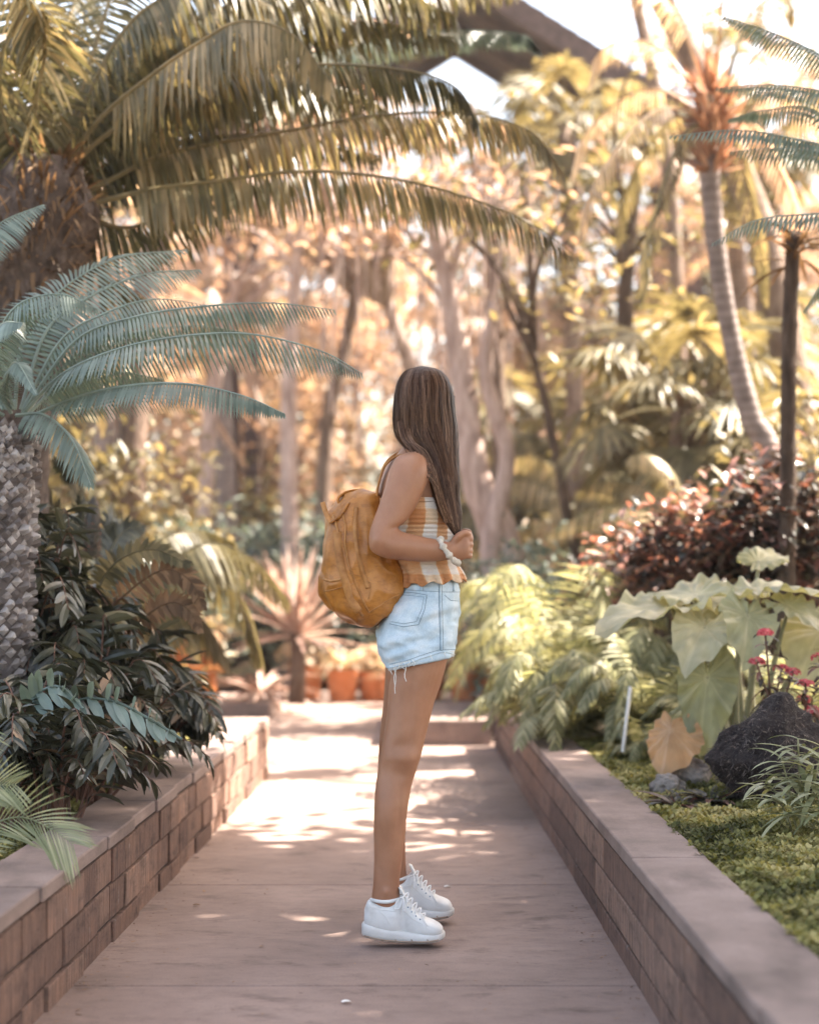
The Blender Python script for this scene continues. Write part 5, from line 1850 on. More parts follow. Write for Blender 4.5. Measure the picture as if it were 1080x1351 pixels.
flower_plant(1030, 900, 6.15, [(1009, 838), (998, 876), (1045, 890), (1062, 905), (1030, 885)], "dark red leaved plant with pink flower heads just above the dark rock")
flower_plant(1095, 900, 6.3, [(1080, 870), (1100, 860), (1070, 940), (1060, 925)], "pink flowered plant at the right edge behind the dark rock")

# copper leaved shrubs
def leaf_mass(e, c, rx, ry, rz, cnt, L, W, flat=.5, droop=.5, tonec=.5, clump=.0, seed=0, fold=.0, tv=.3):
    for _ in range(cnt):
        while True:
            p = Vector((rnd.uniform(-1, 1), rnd.uniform(-1, 1), rnd.uniform(-1, 1)))
            if p.length < 1: break
        p *= (0.55 + 0.45 * rnd.random()) / max(.35, p.length) * p.length ** .6
        nz_ = noise.noise(Vector((p.x * 2.2 + seed, p.y * 2.2, p.z * 2.2)))
        if nz_ < clump - .35: continue
        p *= 1 + .75 * nz_
        q = Vector(c) + Vector((p.x * rx, p.y * ry, p.z * rz))
        a = rnd.uniform(0, 6.283)
        d = Vector((math.cos(a), math.sin(a), rnd.uniform(-.6, .6)))
        e.leaf(q, d, Vector((rnd.uniform(-.5, .5), rnd.uniform(-.5, .5), 1)), L * rnd.uniform(.6, 1.2), W * rnd.uniform(.7, 1.2), 2, droop=droop * rnd.uniform(.3, 1.5), fold=fold, tone=min(1, max(0, tonec + rnd.uniform(-tv, tv) + .3 * nz_)))


def shrub(name, label, px, D, rx, rz, cz, cnt, L, W, mat, group=None, ry=None, seed=0, tonec=.5, z0=.25, flower=None, trunkm=None, tv=.3):
    ry = ry or rx
    c = Vector((X(px, D), D, cz))
    rt = empty(name, (c.x, D, z0))
    tag(rt, label, "shrub", group)
    st_, lf = MB(), MB()
    for k in range(16):
        a = rnd.uniform(0, 6.28)
        q = c + Vector((math.cos(a) * rx * rnd.uniform(.2, .8), math.sin(a) * ry * rnd.uniform(.2, .8), rz * rnd.uniform(-.3, .8)))
        b0 = Vector((c.x + rnd.uniform(-.06, .06), D + rnd.uniform(-.06, .06), z0))
        pts = [Vector(p) for p in crom([b0, b0.lerp(q, .5) + Vector((0, 0, .1)), q], 10)]
        st_.tube(pts, [.014 * (1 - .8 * i / 9) for i in range(10)], 5)
    leaf_mass(lf, c, rx, ry, rz, cnt, L, W, seed=seed, tonec=tonec, fold=.2, tv=tv)
    put(st_.build("stems", trunkm or m_barkd), rt)
    put(lf.build("foliage", LM[mat]), rt)
    if flower:
        fl = MB()
        leaf_mass(fl, c, rx * 1.05, ry * 1.05, rz * 1.05, flower[1], .03, .03, tonec=.6)
        put(fl.build("flowers", LM[flower[0]]), rt)
    return rt


GC = "copper leaved shrubs in the right bed"
shrub("copper_leaf_shrub", "copper red shrub between the elephant ears and the curved palm trunk", 905, 8.6, .44, .34, Z(730, 8.6), 1900, .085, .04, 'red', GC, seed=1, tonec=.5, tv=.5)
shrub("copper_leaf_shrub", "dark copper shrub around the foot of the ringed cane at the right edge", 1030, 8.3, .44, .44, Z(708, 8.3), 2000, .095, .045, 'red', GC, seed=4, tonec=.4, tv=.45)
shrub("copper_leaf_shrub", "low copper red shrub just left of the elephant ears, above the ferns", 850, 9.4, .34, .26, Z(755, 9.4), 1000, .085, .04, 'red', GC, seed=7, tonec=.55, tv=.5)

# ------------------------------------------------------------------ ferns spilling over the right wall
def fern(label, base, cnt, L, az=(0, 6.283), h=.8, mat='fern', seed=0, sc_=1.0, group="ferns spilling over the right wall", tone=.55):
    rt = empty("fern", base)
    tag(rt, label, "fern", group)
    for k in range(cnt):
        a = az[0] + (az[1] - az[0]) * (k + rnd.uniform(-.3, .3)) / cnt
        l = L * rnd.uniform(.7, 1.1)
        hh = h * l * rnd.uniform(.35, 1.15)
        ctl = arch(base, a, l * rnd.uniform(.6, 1.0), hh, hh * rnd.uniform(.2, .9), wob=.01)
        e = MB()
        frond(e, ctl, n=int(38 + 14 * l), L=l * .23, W=.0125, ang=22, droop=.22, roll=rnd.uniform(-.5, .5), rr=.004, start=.10, jit=.12, tone0=tone, tonev=.4, curl=.45, rtone=.7, seg=3)
        put(e.build("frond", LM[mat]), rt)
    return rt


fern("broad yellow green fern hanging over the end of the right wall", (0.72, 8.05, .30), 30, .66, seed=1)
fern("tall pale fern standing behind the overhanging fern beside the path", (0.86, 8.9, .28), 30, .85, h=1.1, seed=2)
fern("sunlit fern right behind the thin white stake", (1.08, 7.75, .27), 26, .58, h=1.0, seed=3)
fern("dense fern between the white stake and the copper red shrub", (1.30, 8.35, .27), 26, .70, h=1.1, seed=4)
fern("pale fern at the far end of the path, right of the terracotta pots", (0.78, 10.1, .28), 26, .75, h=1.1, seed=5)
fern("small fern crouching by the moss left of the peach leaf", (1.02, 7.15, .27), 14, .34, h=.9, seed=6)
fern("fern below the elephant ear leaves, left of the big hanging one", (1.35, 7.35, .27), 16, .50, h=1.1, seed=7)
fern("fern behind the elephant ear stalks near the pink flowers", (1.75, 7.6, .27), 16, .6, h=1.1, seed=8)


# ================================================================== trees and palms of the background
def limb(e, a, b_, r0, r1, bend=.2, n=10, seed=0.0):
    a, b_ = Vector(a), Vector(b_)
    m = a.lerp(b_, .5) + Vector((rnd.uniform(-1, 1), rnd.uniform(-1, 1), rnd.uniform(-.2, .8))) * bend * (b_ - a).length
    pts = [Vector(p) for p in crom([a, m, b_], n)]
    e.tube(pts, [r0 + (r1 - r0) * i / (n - 1) for i in range(n)], 8, rough=.15, o=seed)
    return pts


def tree_proto(H, trunk_h, r0, crown_r, crown_h, nlimb, nclump, nleaf, L, W, mat, bark, lean=(0, 0), name="broadleaf_tree", tonec=.5, hollow=.35, droop=.6):
    """trunk + limbs as one part, crown of leaf sprays as another"""
    rt = empty(name)
    tr, cr = MB(), MB()
    top = Vector((lean[0], lean[1], trunk_h))
    tp = crom([(0, 0, -.4), (lean[0] * .25, lean[1] * .2, trunk_h * .45), tuple(top)], 18)
    tr.tube([Vector(p) for p in tp], [r0 * (1.25 - .7 * i / 17) for i in range(18)], 12, rough=.18)
    C = top + Vector((0, 0, crown_h * .45))
    ends = []
    for k in range(nlimb):
        a = 2 * math.pi * (k + rnd.uniform(-.3, .3)) / nlimb
        q = C + Vector((math.cos(a) * crown_r * rnd.uniform(.45, .9), math.sin(a) * crown_r * rnd.uniform(.45, .9), crown_h * rnd.uniform(-.3, .5)))
        pts = limb(tr, top - Vector((0, 0, rnd.uniform(0, trunk_h * .2))), q, r0 * .42, r0 * .10, .18)
        ends += pts[4:]
        for j in range(2):
            q2 = q + Vector((rnd.uniform(-1, 1), rnd.uniform(-1, 1), rnd.uniform(-.2, .8))) * crown_r * .4
            ends += limb(tr, pts[6], q2, r0 * .14, r0 * .04, .2)[3:]
    for k in range(nclump):
        while True:
            p = Vector((rnd.uniform(-1, 1), rnd.uniform(-1, 1), rnd.uniform(-1, 1)))
            if hollow < p.length < 1: break
        c = C + Vector((p.x * crown_r, p.y * crown_r, p.z * crown_h * .5))
        c *= 1.0
        rs = crown_r * rnd.uniform(.10, .24)
        tc = rnd.gauss(tonec, .13)
        fl = rnd.uniform(.35, .7)
        for q in range(nleaf):
            g = Vector((rnd.gauss(0, .55), rnd.gauss(0, .55), rnd.gauss(0, .55) * fl)) * rs
            a = rnd.uniform(0, 6.283)
            d = Vector((math.cos(a), math.sin(a), rnd.uniform(-.7, .3)))
            cr.leaf(c + g, d, Vector((rnd.uniform(-.5, .5), rnd.uniform(-.5, .5), 1)), L * rnd.uniform(.6, 1.2), W * rnd.uniform(.7, 1.2), 2, droop=droop * rnd.random(), tone=min(1, max(0, tc + rnd.uniform(-.25, .25))))
    tr.build("trunk", bark, rt, smooth=True)
    cr.build("crown", LM[mat], rt)
    return rt


def place(root, loc, rz=0, s=1.0, label=None, group=None, cat=None, sz=None):
    root.location = loc
    root.rotation_euler = (0, 0, rz)
    root.scale = (s, s, sz or s)
    tag(root, label, cat, group)
    return root


# ---- unseen trees added for shade: their crowns keep the near path out of the sun
shadeT = tree_proto(9, 4.8, .22, 2.6, 2.6, 8, 190, 60, .20, .10, 'olive', m_bark, hollow=.05)
place(shadeT, (3.4, 6.25, .2), 0, 1.05, "tall broadleaf tree added out of view right of the near path to shade the person", "unseen trees added to shade the near path", "tree")
for i, (x, y, rz, s, lb) in enumerate((
        (3.9, 2.3, 1.3, 1.05, "tall broadleaf tree added for shade right of the camera, outside the picture"),
        (2.6, -0.8, 2.6, .9, "smaller broadleaf tree added for shade just right of the camera, outside the picture"),
        (5.6, 5.2, 4.0, 1.0, "broadleaf tree added for shade farthest to the right of the near path, outside the picture"))):
    place(copy_tree(shadeT), (x, y, .2), rz, s, lb)

# ---- far trees that close the view
GT = "trees closing the view behind the garden"
far = tree_proto(9, 2.6, .13, 2.5, 6.0, 9, 80, 44, .20, .11, 'warm', m_bark, hollow=.2)
far_o = tree_proto(9, 2.6, .13, 2.5, 5.4, 9, 74, 42, .20, .10, 'olive', m_barkd, hollow=.2)
far_p = tree_proto(9, 2.4, .12, 2.4, 6.0, 9, 72, 44, .19, .10, 'pale', m_barkp, hollow=.2)
FT_ = [  # proto, px, D, scale, label
    (far, 250, 30, 1.35, "warm leaved tree beyond the person, left of the pavilion, seen under the long arching fronds"),
    (far_p, 420, 33, 1.35, "pale leaved tree straight behind the tips of the grey green cycad"),
    (far_o, 90, 27, 1.25, "olive tree behind the trunk of the big arching palm"),
    (far_o, 330, 36, 1.2, "olive tree low in the distance between two pale trunks left of the person"),
    (far, 700, 34, 1.1, "warm leaved tree below the pavilion roof"),
    (far_o, 830, 27, 1.15, "olive tree behind the fan palms right of the person"),
    (far, 960, 30, 1.35, "warm leaved tree behind the curved palm trunk"),
    (far_o, 1080, 26, 1.3, "olive tree behind the ringed cane at the right edge"),
    (far_p, -30, 34, 1.5, "pale leaved tree at the far left edge behind the cycad trunk"),
    (far_p, 540, 36, 1.15, "pale sunlit tree in the distance right above the backpack"),
    (far_p, 470, 26, .75, "small pale sunlit tree between the brown trunk and the person's hair"),
    (far, 650, 30, .85, "small warm leaved tree right of the person's hair, behind the pale leaning trunk"),
    (far, 350, 24, .75, "small warm leaved tree left of the slender whiter trunk"),
    (far, 1150, 38, 1.5, "warm leaved tree past the right edge behind the cycad frond tips"),
]
used = set()
for i, (pr, px, D, s, lb) in enumerate(FT_):
    o = pr if pr.name not in used else copy_tree(pr)
    used.add(pr.name)
    place(o, (X(px, D), D, .1), i * 1.37, s, lb, GT, "tree")

# ---- low bushes that fill the mid distance
GB = "bushes in the middle distance"


def bush_proto(mat, L, W, cnt, tonec=.5, rx=1.0, rz=.8, seed=0):
    rt = empty("garden_bush")
    st_, lf = MB(), MB()
    for k in range(14):
        a = rnd.uniform(0, 6.28)
        q = Vector((math.cos(a) * rx * rnd.uniform(.2, .7), math.sin(a) * rx * rnd.uniform(.2, .7), rz * rnd.uniform(.6, 1.5)))
        pts = [Vector(p) for p in crom([Vector((0, 0, -.1)), q * .5 + Vector((0, 0, .1)), q], 8)]
        st_.tube(pts, [.022 * (1 - .8 * i / 7) for i in range(8)], 5)
    leaf_mass(lf, (0, 0, rz * .95), rx, rx, rz, cnt, L, W, seed=seed, tonec=tonec, fold=.2)
    st_.build("stems", m_barkd, rt)
    lf.build("foliage", LM[mat], rt)
    return rt


bb = bush_proto('blue', .15, .06, 2600, .5)
bo = bush_proto('olive', .13, .055, 2600, .5, seed=3)
bw = bush_proto('warm', .12, .06, 2300, .5, seed=6)
bpp = bush_proto('pale', .14, .06, 2200, .5, seed=9)
BT = [
    (bb, 230, 15, .95, 1.0, "grey green bush left of the person, widest of the low bushes"),
    (bb, 350, 16.5, 1.1, 1.0, "grey green bush behind the spiky pinkish plant"),
    (bb, 450, 18, 1.0, 1.1, "grey green bush hidden partly by the backpack"),
    (bo, 160, 13, .9, 1.2, "olive bush behind the young cycad with the cone"),
    (bo, 300, 22, 1.3, 1.6, "olive bush under the pale slender trunks left of the person"),
    (bw, 420, 24, 1.4, 1.8, "warm brown bush behind the grey green bushes"),
    (bw, 180, 21, 1.4, 2.0, "warm brown bush behind the cycad trunk at the left"),
    (bo, 812, 15.5, .95, 1.0, "olive bush round the foot of the dark upright trunk"),
    (bo, 880, 16, 1.2, 1.6, "olive bush beneath the fan palms"),
    (bo, 700, 19, 1.3, 1.3, "olive bush behind the leaning sunlit trunk"),
    (bpp, 705, 13.2, .55, .8, "pale yellow bush at the foot of the leaning sunlit trunk"),
    (bpp, 560, 17.6, .8, .8, "pale bush behind the waist of the person"),
    (bw, 990, 13, 1.0, 1.3, "warm brown bush behind the copper red shrubs"),
    (bo, 1090, 11, .9, 1.3, "olive bush at the right edge behind the dark copper shrub"),
    (bw, 800, 22, 1.6, 2.2, "warm brown bush far behind the dark upright trunk"),
    (bo, 1000, 20, 1.7, 2.4, "tall olive bush far behind the curved palm trunk"),
    (bpp, 520, 24, 1.4, 1.5, "pale bush far behind the shoulder of the person"),
    (bo, 60, 12, 1.0, 1.6, "olive bush behind the scaly trunk of the grey green cycad"),
    (bb, 690, 12.0, .50, .8, "small grey green bush behind the overhanging ferns"),
]
BT += [
    (bpp, 330, 27, 2.0, 3.4, "tall pale bush behind the tips of the grey green cycad fronds"),
    (bw, 200, 29, 2.2, 3.6, "tall warm brown bush between the far pale slender trunk and the left palms"),
    (bw, 720, 30, 2.0, 3.6, "tall warm brown bush behind the slender dark leaning tree"),
    (bo, 860, 29, 2.2, 4.0, "tall olive bush behind the crown of the nearest fan palm"),
    (bpp, 950, 33, 2.4, 4.4, "tall pale bush left of the curved palm crown, far away"),
    (bpp, 60, 30, 2.2, 4.0, "tall pale bush in the gaps left of the young cycad"),
]
for i, (pr, px, D, s, sz, lb) in enumerate(BT):
    o = pr if pr.name not in used else copy_tree(pr)
    used.add(pr.name)
    place(o, (X(px, D), D, .2), i * 2.1, s, lb, GB, "bush", sz)


# ---- fan palms
def fan(e, hub, d, nrm, Rr, nseg=24, spread=R(250), droop=.8, tone=.5, W=.045):
    d = Vector(d).normalized()
    nrm = Vector(nrm)
    nrm = (nrm - d * nrm.dot(d)).normalized()
    for k in range(nseg):
        a = -spread / 2 + spread * k / (nseg - 1)
        v = Matrix.Rotation(a, 3, nrm) @ d
        e.leaf(hub, v, nrm, Rr * (1 - .18 * abs(a) / (spread / 2)), W, 5, droop=droop * rnd.uniform(.7, 1.3), fold=.25, tone=min(1, max(0, tone + rnd.uniform(-.25, .25))), prof=lambda t: .35 + 1.3 * t if t < .5 else 1.0 - ((t - .5) / .5) ** 2)


def fan_palm(H, nf, Rr, r0, mat='olive', lean=(0, 0), tone=.5, droop=.9, skirt=10):
    rt = empty("fan_palm")
    e = MB()
    pts = [Vector(p) for p in crom([(0, 0, -.2), (lean[0] * .4, lean[1] * .4, H * .5), (lean[0], lean[1], H)], 20)]
    e.tube(pts, [r0 * (1.15 - .3 * i / 19) for i in range(20)], 12, rough=.12)
    for k in range(60):
        a = rnd.uniform(0, 6.28)
        o_ = Vector((math.cos(a), math.sin(a), 0))
        e.leaf(pts[rnd.randint(12, 19)] + o_ * r0 * .8, o_ + Vector((0, 0, rnd.uniform(.3, 1.5))), o_, .2, .06, 2)
    e.build("trunk", m_bark, rt, smooth=True)
    top = pts[-1]
    for k in range(nf):
        a = k * 2.399
        el = 1.1 - 1.9 * k / nf
        o_ = Vector((math.cos(a) * math.cos(el), math.sin(a) * math.cos(el), math.sin(el)))
        pl = Rr * rnd.uniform(.9, 1.25)
        hub = top + o_ * pl + Vector((0, 0, -.10 * pl * (1.4 - el)))
        f = MB()
        f.tube([Vector(p) for p in crom([top, top.lerp(hub, .5) + Vector((0, 0, .06)), hub], 8)], [.014 - .008 * i / 7 for i in range(8)], 5, tone=.6)
        fan(f, hub, o_ + Vector((0, 0, -.45)), Vector((0, 0, 1)) + o_ * .5, Rr * rnd.uniform(.85, 1.1), droop=droop, tone=tone + rnd.uniform(-.2, .2))
        f.build("fan_leaf", LM[mat], rt)
    return rt


GF = "fan palms right of the person"
fp = fan_palm(2.1, 20, .62, .10, 'olive', (.15, 0))
FP = [
    (875, 12.5, 1.0, 1.0, "fan palm with drooping leaves left of the curved palm trunk"),
    (700, 18.5, 1.1, 1.1, "fan palm just right of the person's hair, above the thin leaning trunk"),
    (965, 14, 1.15, 1.15, "fan palm with its crown behind the curved palm trunk"),
    (1060, 12, 1.0, .8, "low fan palm at the right edge beside the ringed cane"),
    (810, 18, 1.1, 1.15, "tall fan palm under the right end of the pavilion roof"),
    (905, 20, 1.2, 1.2, "fan palm farthest back of those right of the person"),
]
for i, (px, D, s, sz, lb) in enumerate(FP):
    o = fp if i == 0 else copy_tree(fp)
    place(o, (X(px, D), D, .2), i * 1.9, s, lb, GF, "palm tree", sz)
fpt = fan_palm(5.2, 18, .52, .085, "olive", (.2, 0))
o = fpt
place(o, (X(765, 16.5), 16.5, .2), 2.2, 1.02, "tall fan palm whose dark crown hangs before the roof", GF, "palm tree")
o = copy_tree(fpt)
place(o, (X(668, 17.5), 17.5, .2), 3.4, 1.0, "tall fan palm whose crown hangs below the middle of the roof edge", GF, "palm tree")
o = copy_tree(fpt)
place(o, (X(1010, 16.5), 16.5, .2), 1.2, 1.0, "tall fan palm whose crown fills the gap right of the curved palm", GF, "palm tree")


# ---- feather palms
def feather(H, nf, Lf, r0, mat, lean=(0, 0), tone=.5, bark=None, LL=.32, W=.022, npair=52, up=(1.15, -.5), nm="feather_palm"):
    rt = empty(nm)
    e = MB()
    pts = [Vector(p) for p in crom([(0, 0, -.2), (lean[0] * .3, lean[1] * .3, H * .5), (lean[0], lean[1], H)], 24)]
    e.tube(pts, [r0 * (1.2 - .45 * i / 23) for i in range(24)], 12, rough=.06)
    e.build("trunk", bark or m_palmtr, rt, smooth=True)
    top = pts[-1]
    for k in range(nf):
        a = k * 2.399
        el = up[0] + (up[1] - up[0]) * k / nf
        f = MB()
        o_ = Vector((math.cos(a), math.sin(a), 0))
        ctl = [top + o_ * Lf * t * math.cos(el * (1 - .3 * t)) + Vector((0, 0, Lf * (math.sin(el) * t - .55 * t * t))) for t in (0, .25, .5, .75, 1.0)]
        frond(f, [tuple(c) for c in ctl], n=npair, L=LL, W=W, ang=28, droop=.7, rr=.014, start=.15, tone0=tone, tonev=.3, curl=.8, seg=2)
        f.build("frond", LM[mat], rt)
    return rt


GP = "feather palms among the background trees"
fe = feather(4.6, 18, 2.1, .12, 'warm', (.3, 0), .55)
for i, (px, D, rz, s, sz, lb) in enumerate((
        (640, 25, 0, 1.0, .95, "feather palm with warm fronds below the apex side of the pavilion roof"),
        (300, 20, 2, 1.0, .9, "feather palm behind the hanging roots left of the person"),
        (800, 27, 1, 1.1, .95, "feather palm behind the right post of the pavilion"),
        (1010, 18, 3, 1.0, 1.0, "feather palm behind the cycad frond tips at the upper right"),
        (150, 17, 4, 1.0, .8, "feather palm behind the shaggy trunk at the upper left"),
        )):
    o = fe if i == 0 else copy_tree(fe)
    place(o, (X(px, D), D, .2), rz, s, lb, GP, "palm tree", sz)
feg = feather(1.1, 16, 1.5, .12, 'gold', (.1, 0), .75, LL=.26, W=.02)
for i, (px, D, rz, s, sz, lb) in enumerate((
        (760, 16.5, 0, .95, 1.3, "low golden palm between the thin leaning trunk and the dark upright one"),
        (690, 23, 2, 1.1, 1.6, "low golden palm far behind the leaning sunlit trunk"),
        (560, 21, 1, 1.0, 1.4, "low golden palm behind the backpack and shoulder"),
        (930, 11.5, 4, .8, 1.0, "low golden palm right behind the copper red shrub"))):
    o = feg if i == 0 else copy_tree(feg)
    place(o, (X(px, D), D, .2), rz, s, lb, GP, "palm tree", sz)

# ---- the curved palm at the right, its crown of reddish leaf bases
DP = 10.2
rt = empty("curved_palm", (X(1040, DP), DP, .25))
tag(rt, "palm with a curved grey ringed trunk and orange brown leaf bases below pale fronds", "palm tree")
def Q(px, py, d=0.0): return P(px, py, DP + d)
e = MB()
cr = crom([tuple(Q(1052, 950)) + (.085,), tuple(Q(1016, 620)) + (.078,), tuple(Q(990, 550)) + (.068,), tuple(Q(965, 450)) + (.058,), tuple(Q(946, 340)) + (.058,), tuple(Q(937, 245)) + (.060,), tuple(Q(938, 200)) + (.066,)], 50)
e.tube([p[:3] for p in cr], [p[3] for p in cr], 16, rough=.05)
put(smooth_obj(e.build("trunk", m_palmtr)), rt)
e = MB()
for k in range(240):
    y = rnd.uniform(110, 232)
    a = rnd.uniform(0, 6.28)
    o_ = Vector((math.cos(a), math.sin(a), 0))
    c = Q(938 + (170 - y) * -.03, y)
    e.leaf(c + o_ * .04, o_ * rnd.uniform(.5, 1.1) + Vector((0, 0, rnd.uniform(.2, 1.4))), o_, rnd.uniform(.10, .30), rnd.uniform(.02, .05), 3, droop=rnd.uniform(-.3, .9), fold=.4, tone=rnd.uniform(.2, 1))
m_base = leaf_mat("orange_leaf_base", [(0, (0.16, 0.085, 0.055)), (0.5, (0.34, 0.19, 0.125)), (1, (0.52, 0.36, 0.26))], .25, .6, .3, (1.2, .9, .7))
put(e.build("leaf_bases", m_base), rt)
for tx, ty, d, mt in ((780, 165, .3, 'pale'), (800, 60, .2, 'pale'), (850, -20, 0, 'pale'), (905, -60, .3, 'olive'), (965, -50, -.2, 'pale'), (1030, -10, .2, 'olive'), (1070, 70, -.2, 'pale'), (1085, 170, .3, 'warm'), (1040, 250, .5, 'warm'), (830, 245, .5, 'olive'), (860, 300, -.2, 'olive'), (1000, 310, .4, 'olive'), (790, 230, -.3, 'pale')):
    f = MB()
    st0 = Q(940, 160)
    en = Q(tx, ty, d * 2)
    mid = st0.lerp(en, .5) + Vector((0, 0, .22))
    frond(f, [tuple(st0), tuple(mid), tuple(en), tuple(en + (en - mid) * .35 + Vector((0, 0, -.25)))], n=34, L=.20, W=.014, ang=35, droop=.6, rr=.012, start=.25, tone0=.6, tonev=.35, curl=.6)
    put(f.build("frond", LM[mt]), rt)

# leaning brown trunk and its thin neighbour, high at the right
for nm, ctl, rr, mt, lb, D in (
        ("leaning_tree", [(1105, 960), (1062, 620), (1010, 330), (935, 130), (868, -8), (820, -110)], (.17, .15, .13, .10, .09, .07), m_bark, "leaning brown tree whose trunk crosses behind the crown of the curved palm", 13.0),
        ("slender_tree", [(905, 930), (898, 600), (888, 300), (866, 130), (838, 0), (820, -80)], (.08, .07, .065, .06, .055, .04), m_bark, "slender brown tree just left of the leaning one, beside the roof", 15.0),
        ("dark_trunk_tree", [(836, 930), (832, 740), (828, 600), (824, 480), (826, 360), (840, 230)], (.10, .085, .08, .07, .06, .045), m_barkd, "tree with a straight dark trunk between the person and the copper red shrubs", 13.4),
        ("slender_tree", [(778, 930), (768, 790), (748, 680), (722, 545), (705, 470), (700, 380)], (.05, .045, .038, .03, .026, .018), m_barkd, "slender dark leaning tree right of the sunlit trunk", 12.4),
        ("sunlit_tree", [(706, 925), (685, 800), (655, 700), (625, 620), (610, 500), (590, 380), (560, 250)], (.21, .17, .13, .11, .09, .07, .05), m_barkp, "tree with a thick pale leaning trunk right beside the person's hand", 12.6),
        ("slender_tree", [(388, 930), (382, 700), (380, 560), (384, 450), (392, 350), (405, 270)], (.09, .085, .08, .07, .05, .03), m_barkp, "slender pale trunk standing left of the backpack, the whiter of two", 16.0),
        ("slender_tree", [(262, 930), (268, 720), (274, 600), (282, 520), (300, 420), (330, 330)], (.09, .08, .08, .07, .05, .03), m_barkp, "slender pale trunk rising behind the grey green cycad frond tips", 17.0),
        ("slender_tree", [(430, 930), (425, 720), (432, 560), (455, 460), (470, 380), (500, 250)], (.10, .09, .08, .07, .06, .04), m_bark, "brown trunk right behind the backpack", 18.0),
        ("leaning_tree", [(150, 900), (170, 640), (185, 420), (215, 300), (270, 220), (330, 150)], (.13, .12, .10, .09, .08, .05), m_bark, "leaning brown tree behind the fronds of the big arching palm", 12.5)):
    rt = empty(nm, (X(ctl[0][0], D), D, .2))
    tag(rt, lb, "tree", "tree trunks crossing the background")
    e = MB()
    cr = crom([tuple(P(x, y, D)) + (r,) for (x, y), r in zip(ctl, rr)], 40)
    e.tube([p[:3] for p in cr], [p[3] for p in cr], 12, rough=.2, o=len(lb))
    if nm == "sunlit_tree":
        c2 = crom([tuple(P(x, y, D - .12)) + (r,) for x, y, r in ((690, 900, .13), (650, 770, .09), (652, 690, .07), (668, 600, .06), (640, 500, .05), (650, 400, .03))], 30)
        e.tube([p[:3] for p in c2], [p[3] for p in c2], 10, rough=.2)
    top = Vector(cr[-1][:3])
    for k in range(5):
        limb(e, Vector(cr[30 + k][:3]), Vector(cr[34 + min(5, k)][:3]) + Vector((rnd.uniform(-.9, .9), rnd.uniform(-.6, .6), rnd.uniform(.2, .9))), .03, .01)
    put(smooth_obj(e.build("trunk", mt)), rt)
    f = MB()
    for k in range(8 if ctl[-1][1] < 0 else 14):
        c = Vector(cr[rnd.randint(32, 39)][:3]) + Vector((rnd.uniform(-.9, .9), rnd.uniform(-.7, .7), rnd.uniform(.0, 1.0)))
        tc = rnd.uniform(.3, .8)
        for q in range(32):
            a = rnd.uniform(0, 6.28)
            f.leaf(c + Vector((rnd.gauss(0, .2), rnd.gauss(0, .2), rnd.gauss(0, .12))), Vector((math.cos(a), math.sin(a), rnd.uniform(-.6, .3))), Vector((0, 0, 1)), rnd.uniform(.07, .16), rnd.uniform(.035, .07), 2, droop=.4, tone=min(1, max(0, tc + rnd.uniform(-.3, .3))))
    put(f.build("crown", LM['warm' if mt is not m_barkd else 'olive']), rt)

# hanging roots of the big fig
DG = 15.5
rt = empty("fig_tree", (X(505, 19.5), 19.5, .2))
tag(rt, "wide fig tree with many pinkish roots hanging straight down behind the person", "tree")
e = MB()
e.tube([Vector(p) for p in crom([(X(575, 19.5), 19.5, -.2), (X(570, 19.5), 19.5, 2.5), (X(500, 19), 19, 4.4)], 16)], [.13 - .004 * i for i in range(16)], 14, rough=.3)
brs = []
for (ax, ay, dd) in ((150, 200, 15), (300, 215, 15.2), (420, 235, 15), (560, 245, 15.4), (480, 200, 16)):
    pts = limb(e, (X(500, 19), 19, 4.3), P(ax, ay, dd), .17, .05, .12, 16)
    brs += pts[5:]
put(smooth_obj(e.build("trunk", m_barkp)), rt)
for k in range(52):
    px = 385 + 340 * k / 51 + rnd.uniform(-6, 6)
    y0, y1 = rnd.uniform(225, 290), rnd.choice((rnd.uniform(340, 480), rnd.uniform(360, 520), rnd.uniform(460, 640)))
    D = DG + rnd.uniform(-.5, 1.2)
    r = rnd.uniform(.004, .014)
    e = MB()
    c = [P(px, y0 - 40, D), P(px + rnd.uniform(-3, 3), y0 + (y1 - y0) * .33, D), P(px + rnd.uniform(-6, 6), y0 + (y1 - y0) * .66, D), P(px + rnd.uniform(-6, 6), y1, D)]
    e.tube([Vector(p) for p in crom(c, 14)], r, 6, rough=.3, o=k)
    put(smooth_obj(e.build("aerial_root", m_barkp)), rt)
f = MB()
for k in range(24):
    c = rnd.choice(brs) + Vector((rnd.uniform(-.8, .8), rnd.uniform(-.6, .6), rnd.uniform(-.4, .35)))
    tc = rnd.uniform(.3, .8)
    for q in range(26):
        a = rnd.uniform(0, 6.28)
        f.leaf(c + Vector((rnd.gauss(0, .25), rnd.gauss(0, .25), rnd.gauss(0, .13))), Vector((math.cos(a), math.sin(a), rnd.uniform(-.6, .3))), Vector((0, 0, 1)), rnd.uniform(.09, .18), rnd.uniform(.04, .08), 2, droop=.4, tone=min(1, max(0, tc + rnd.uniform(-.3, .3))))
put(f.build("crown", LM['pale']), rt)

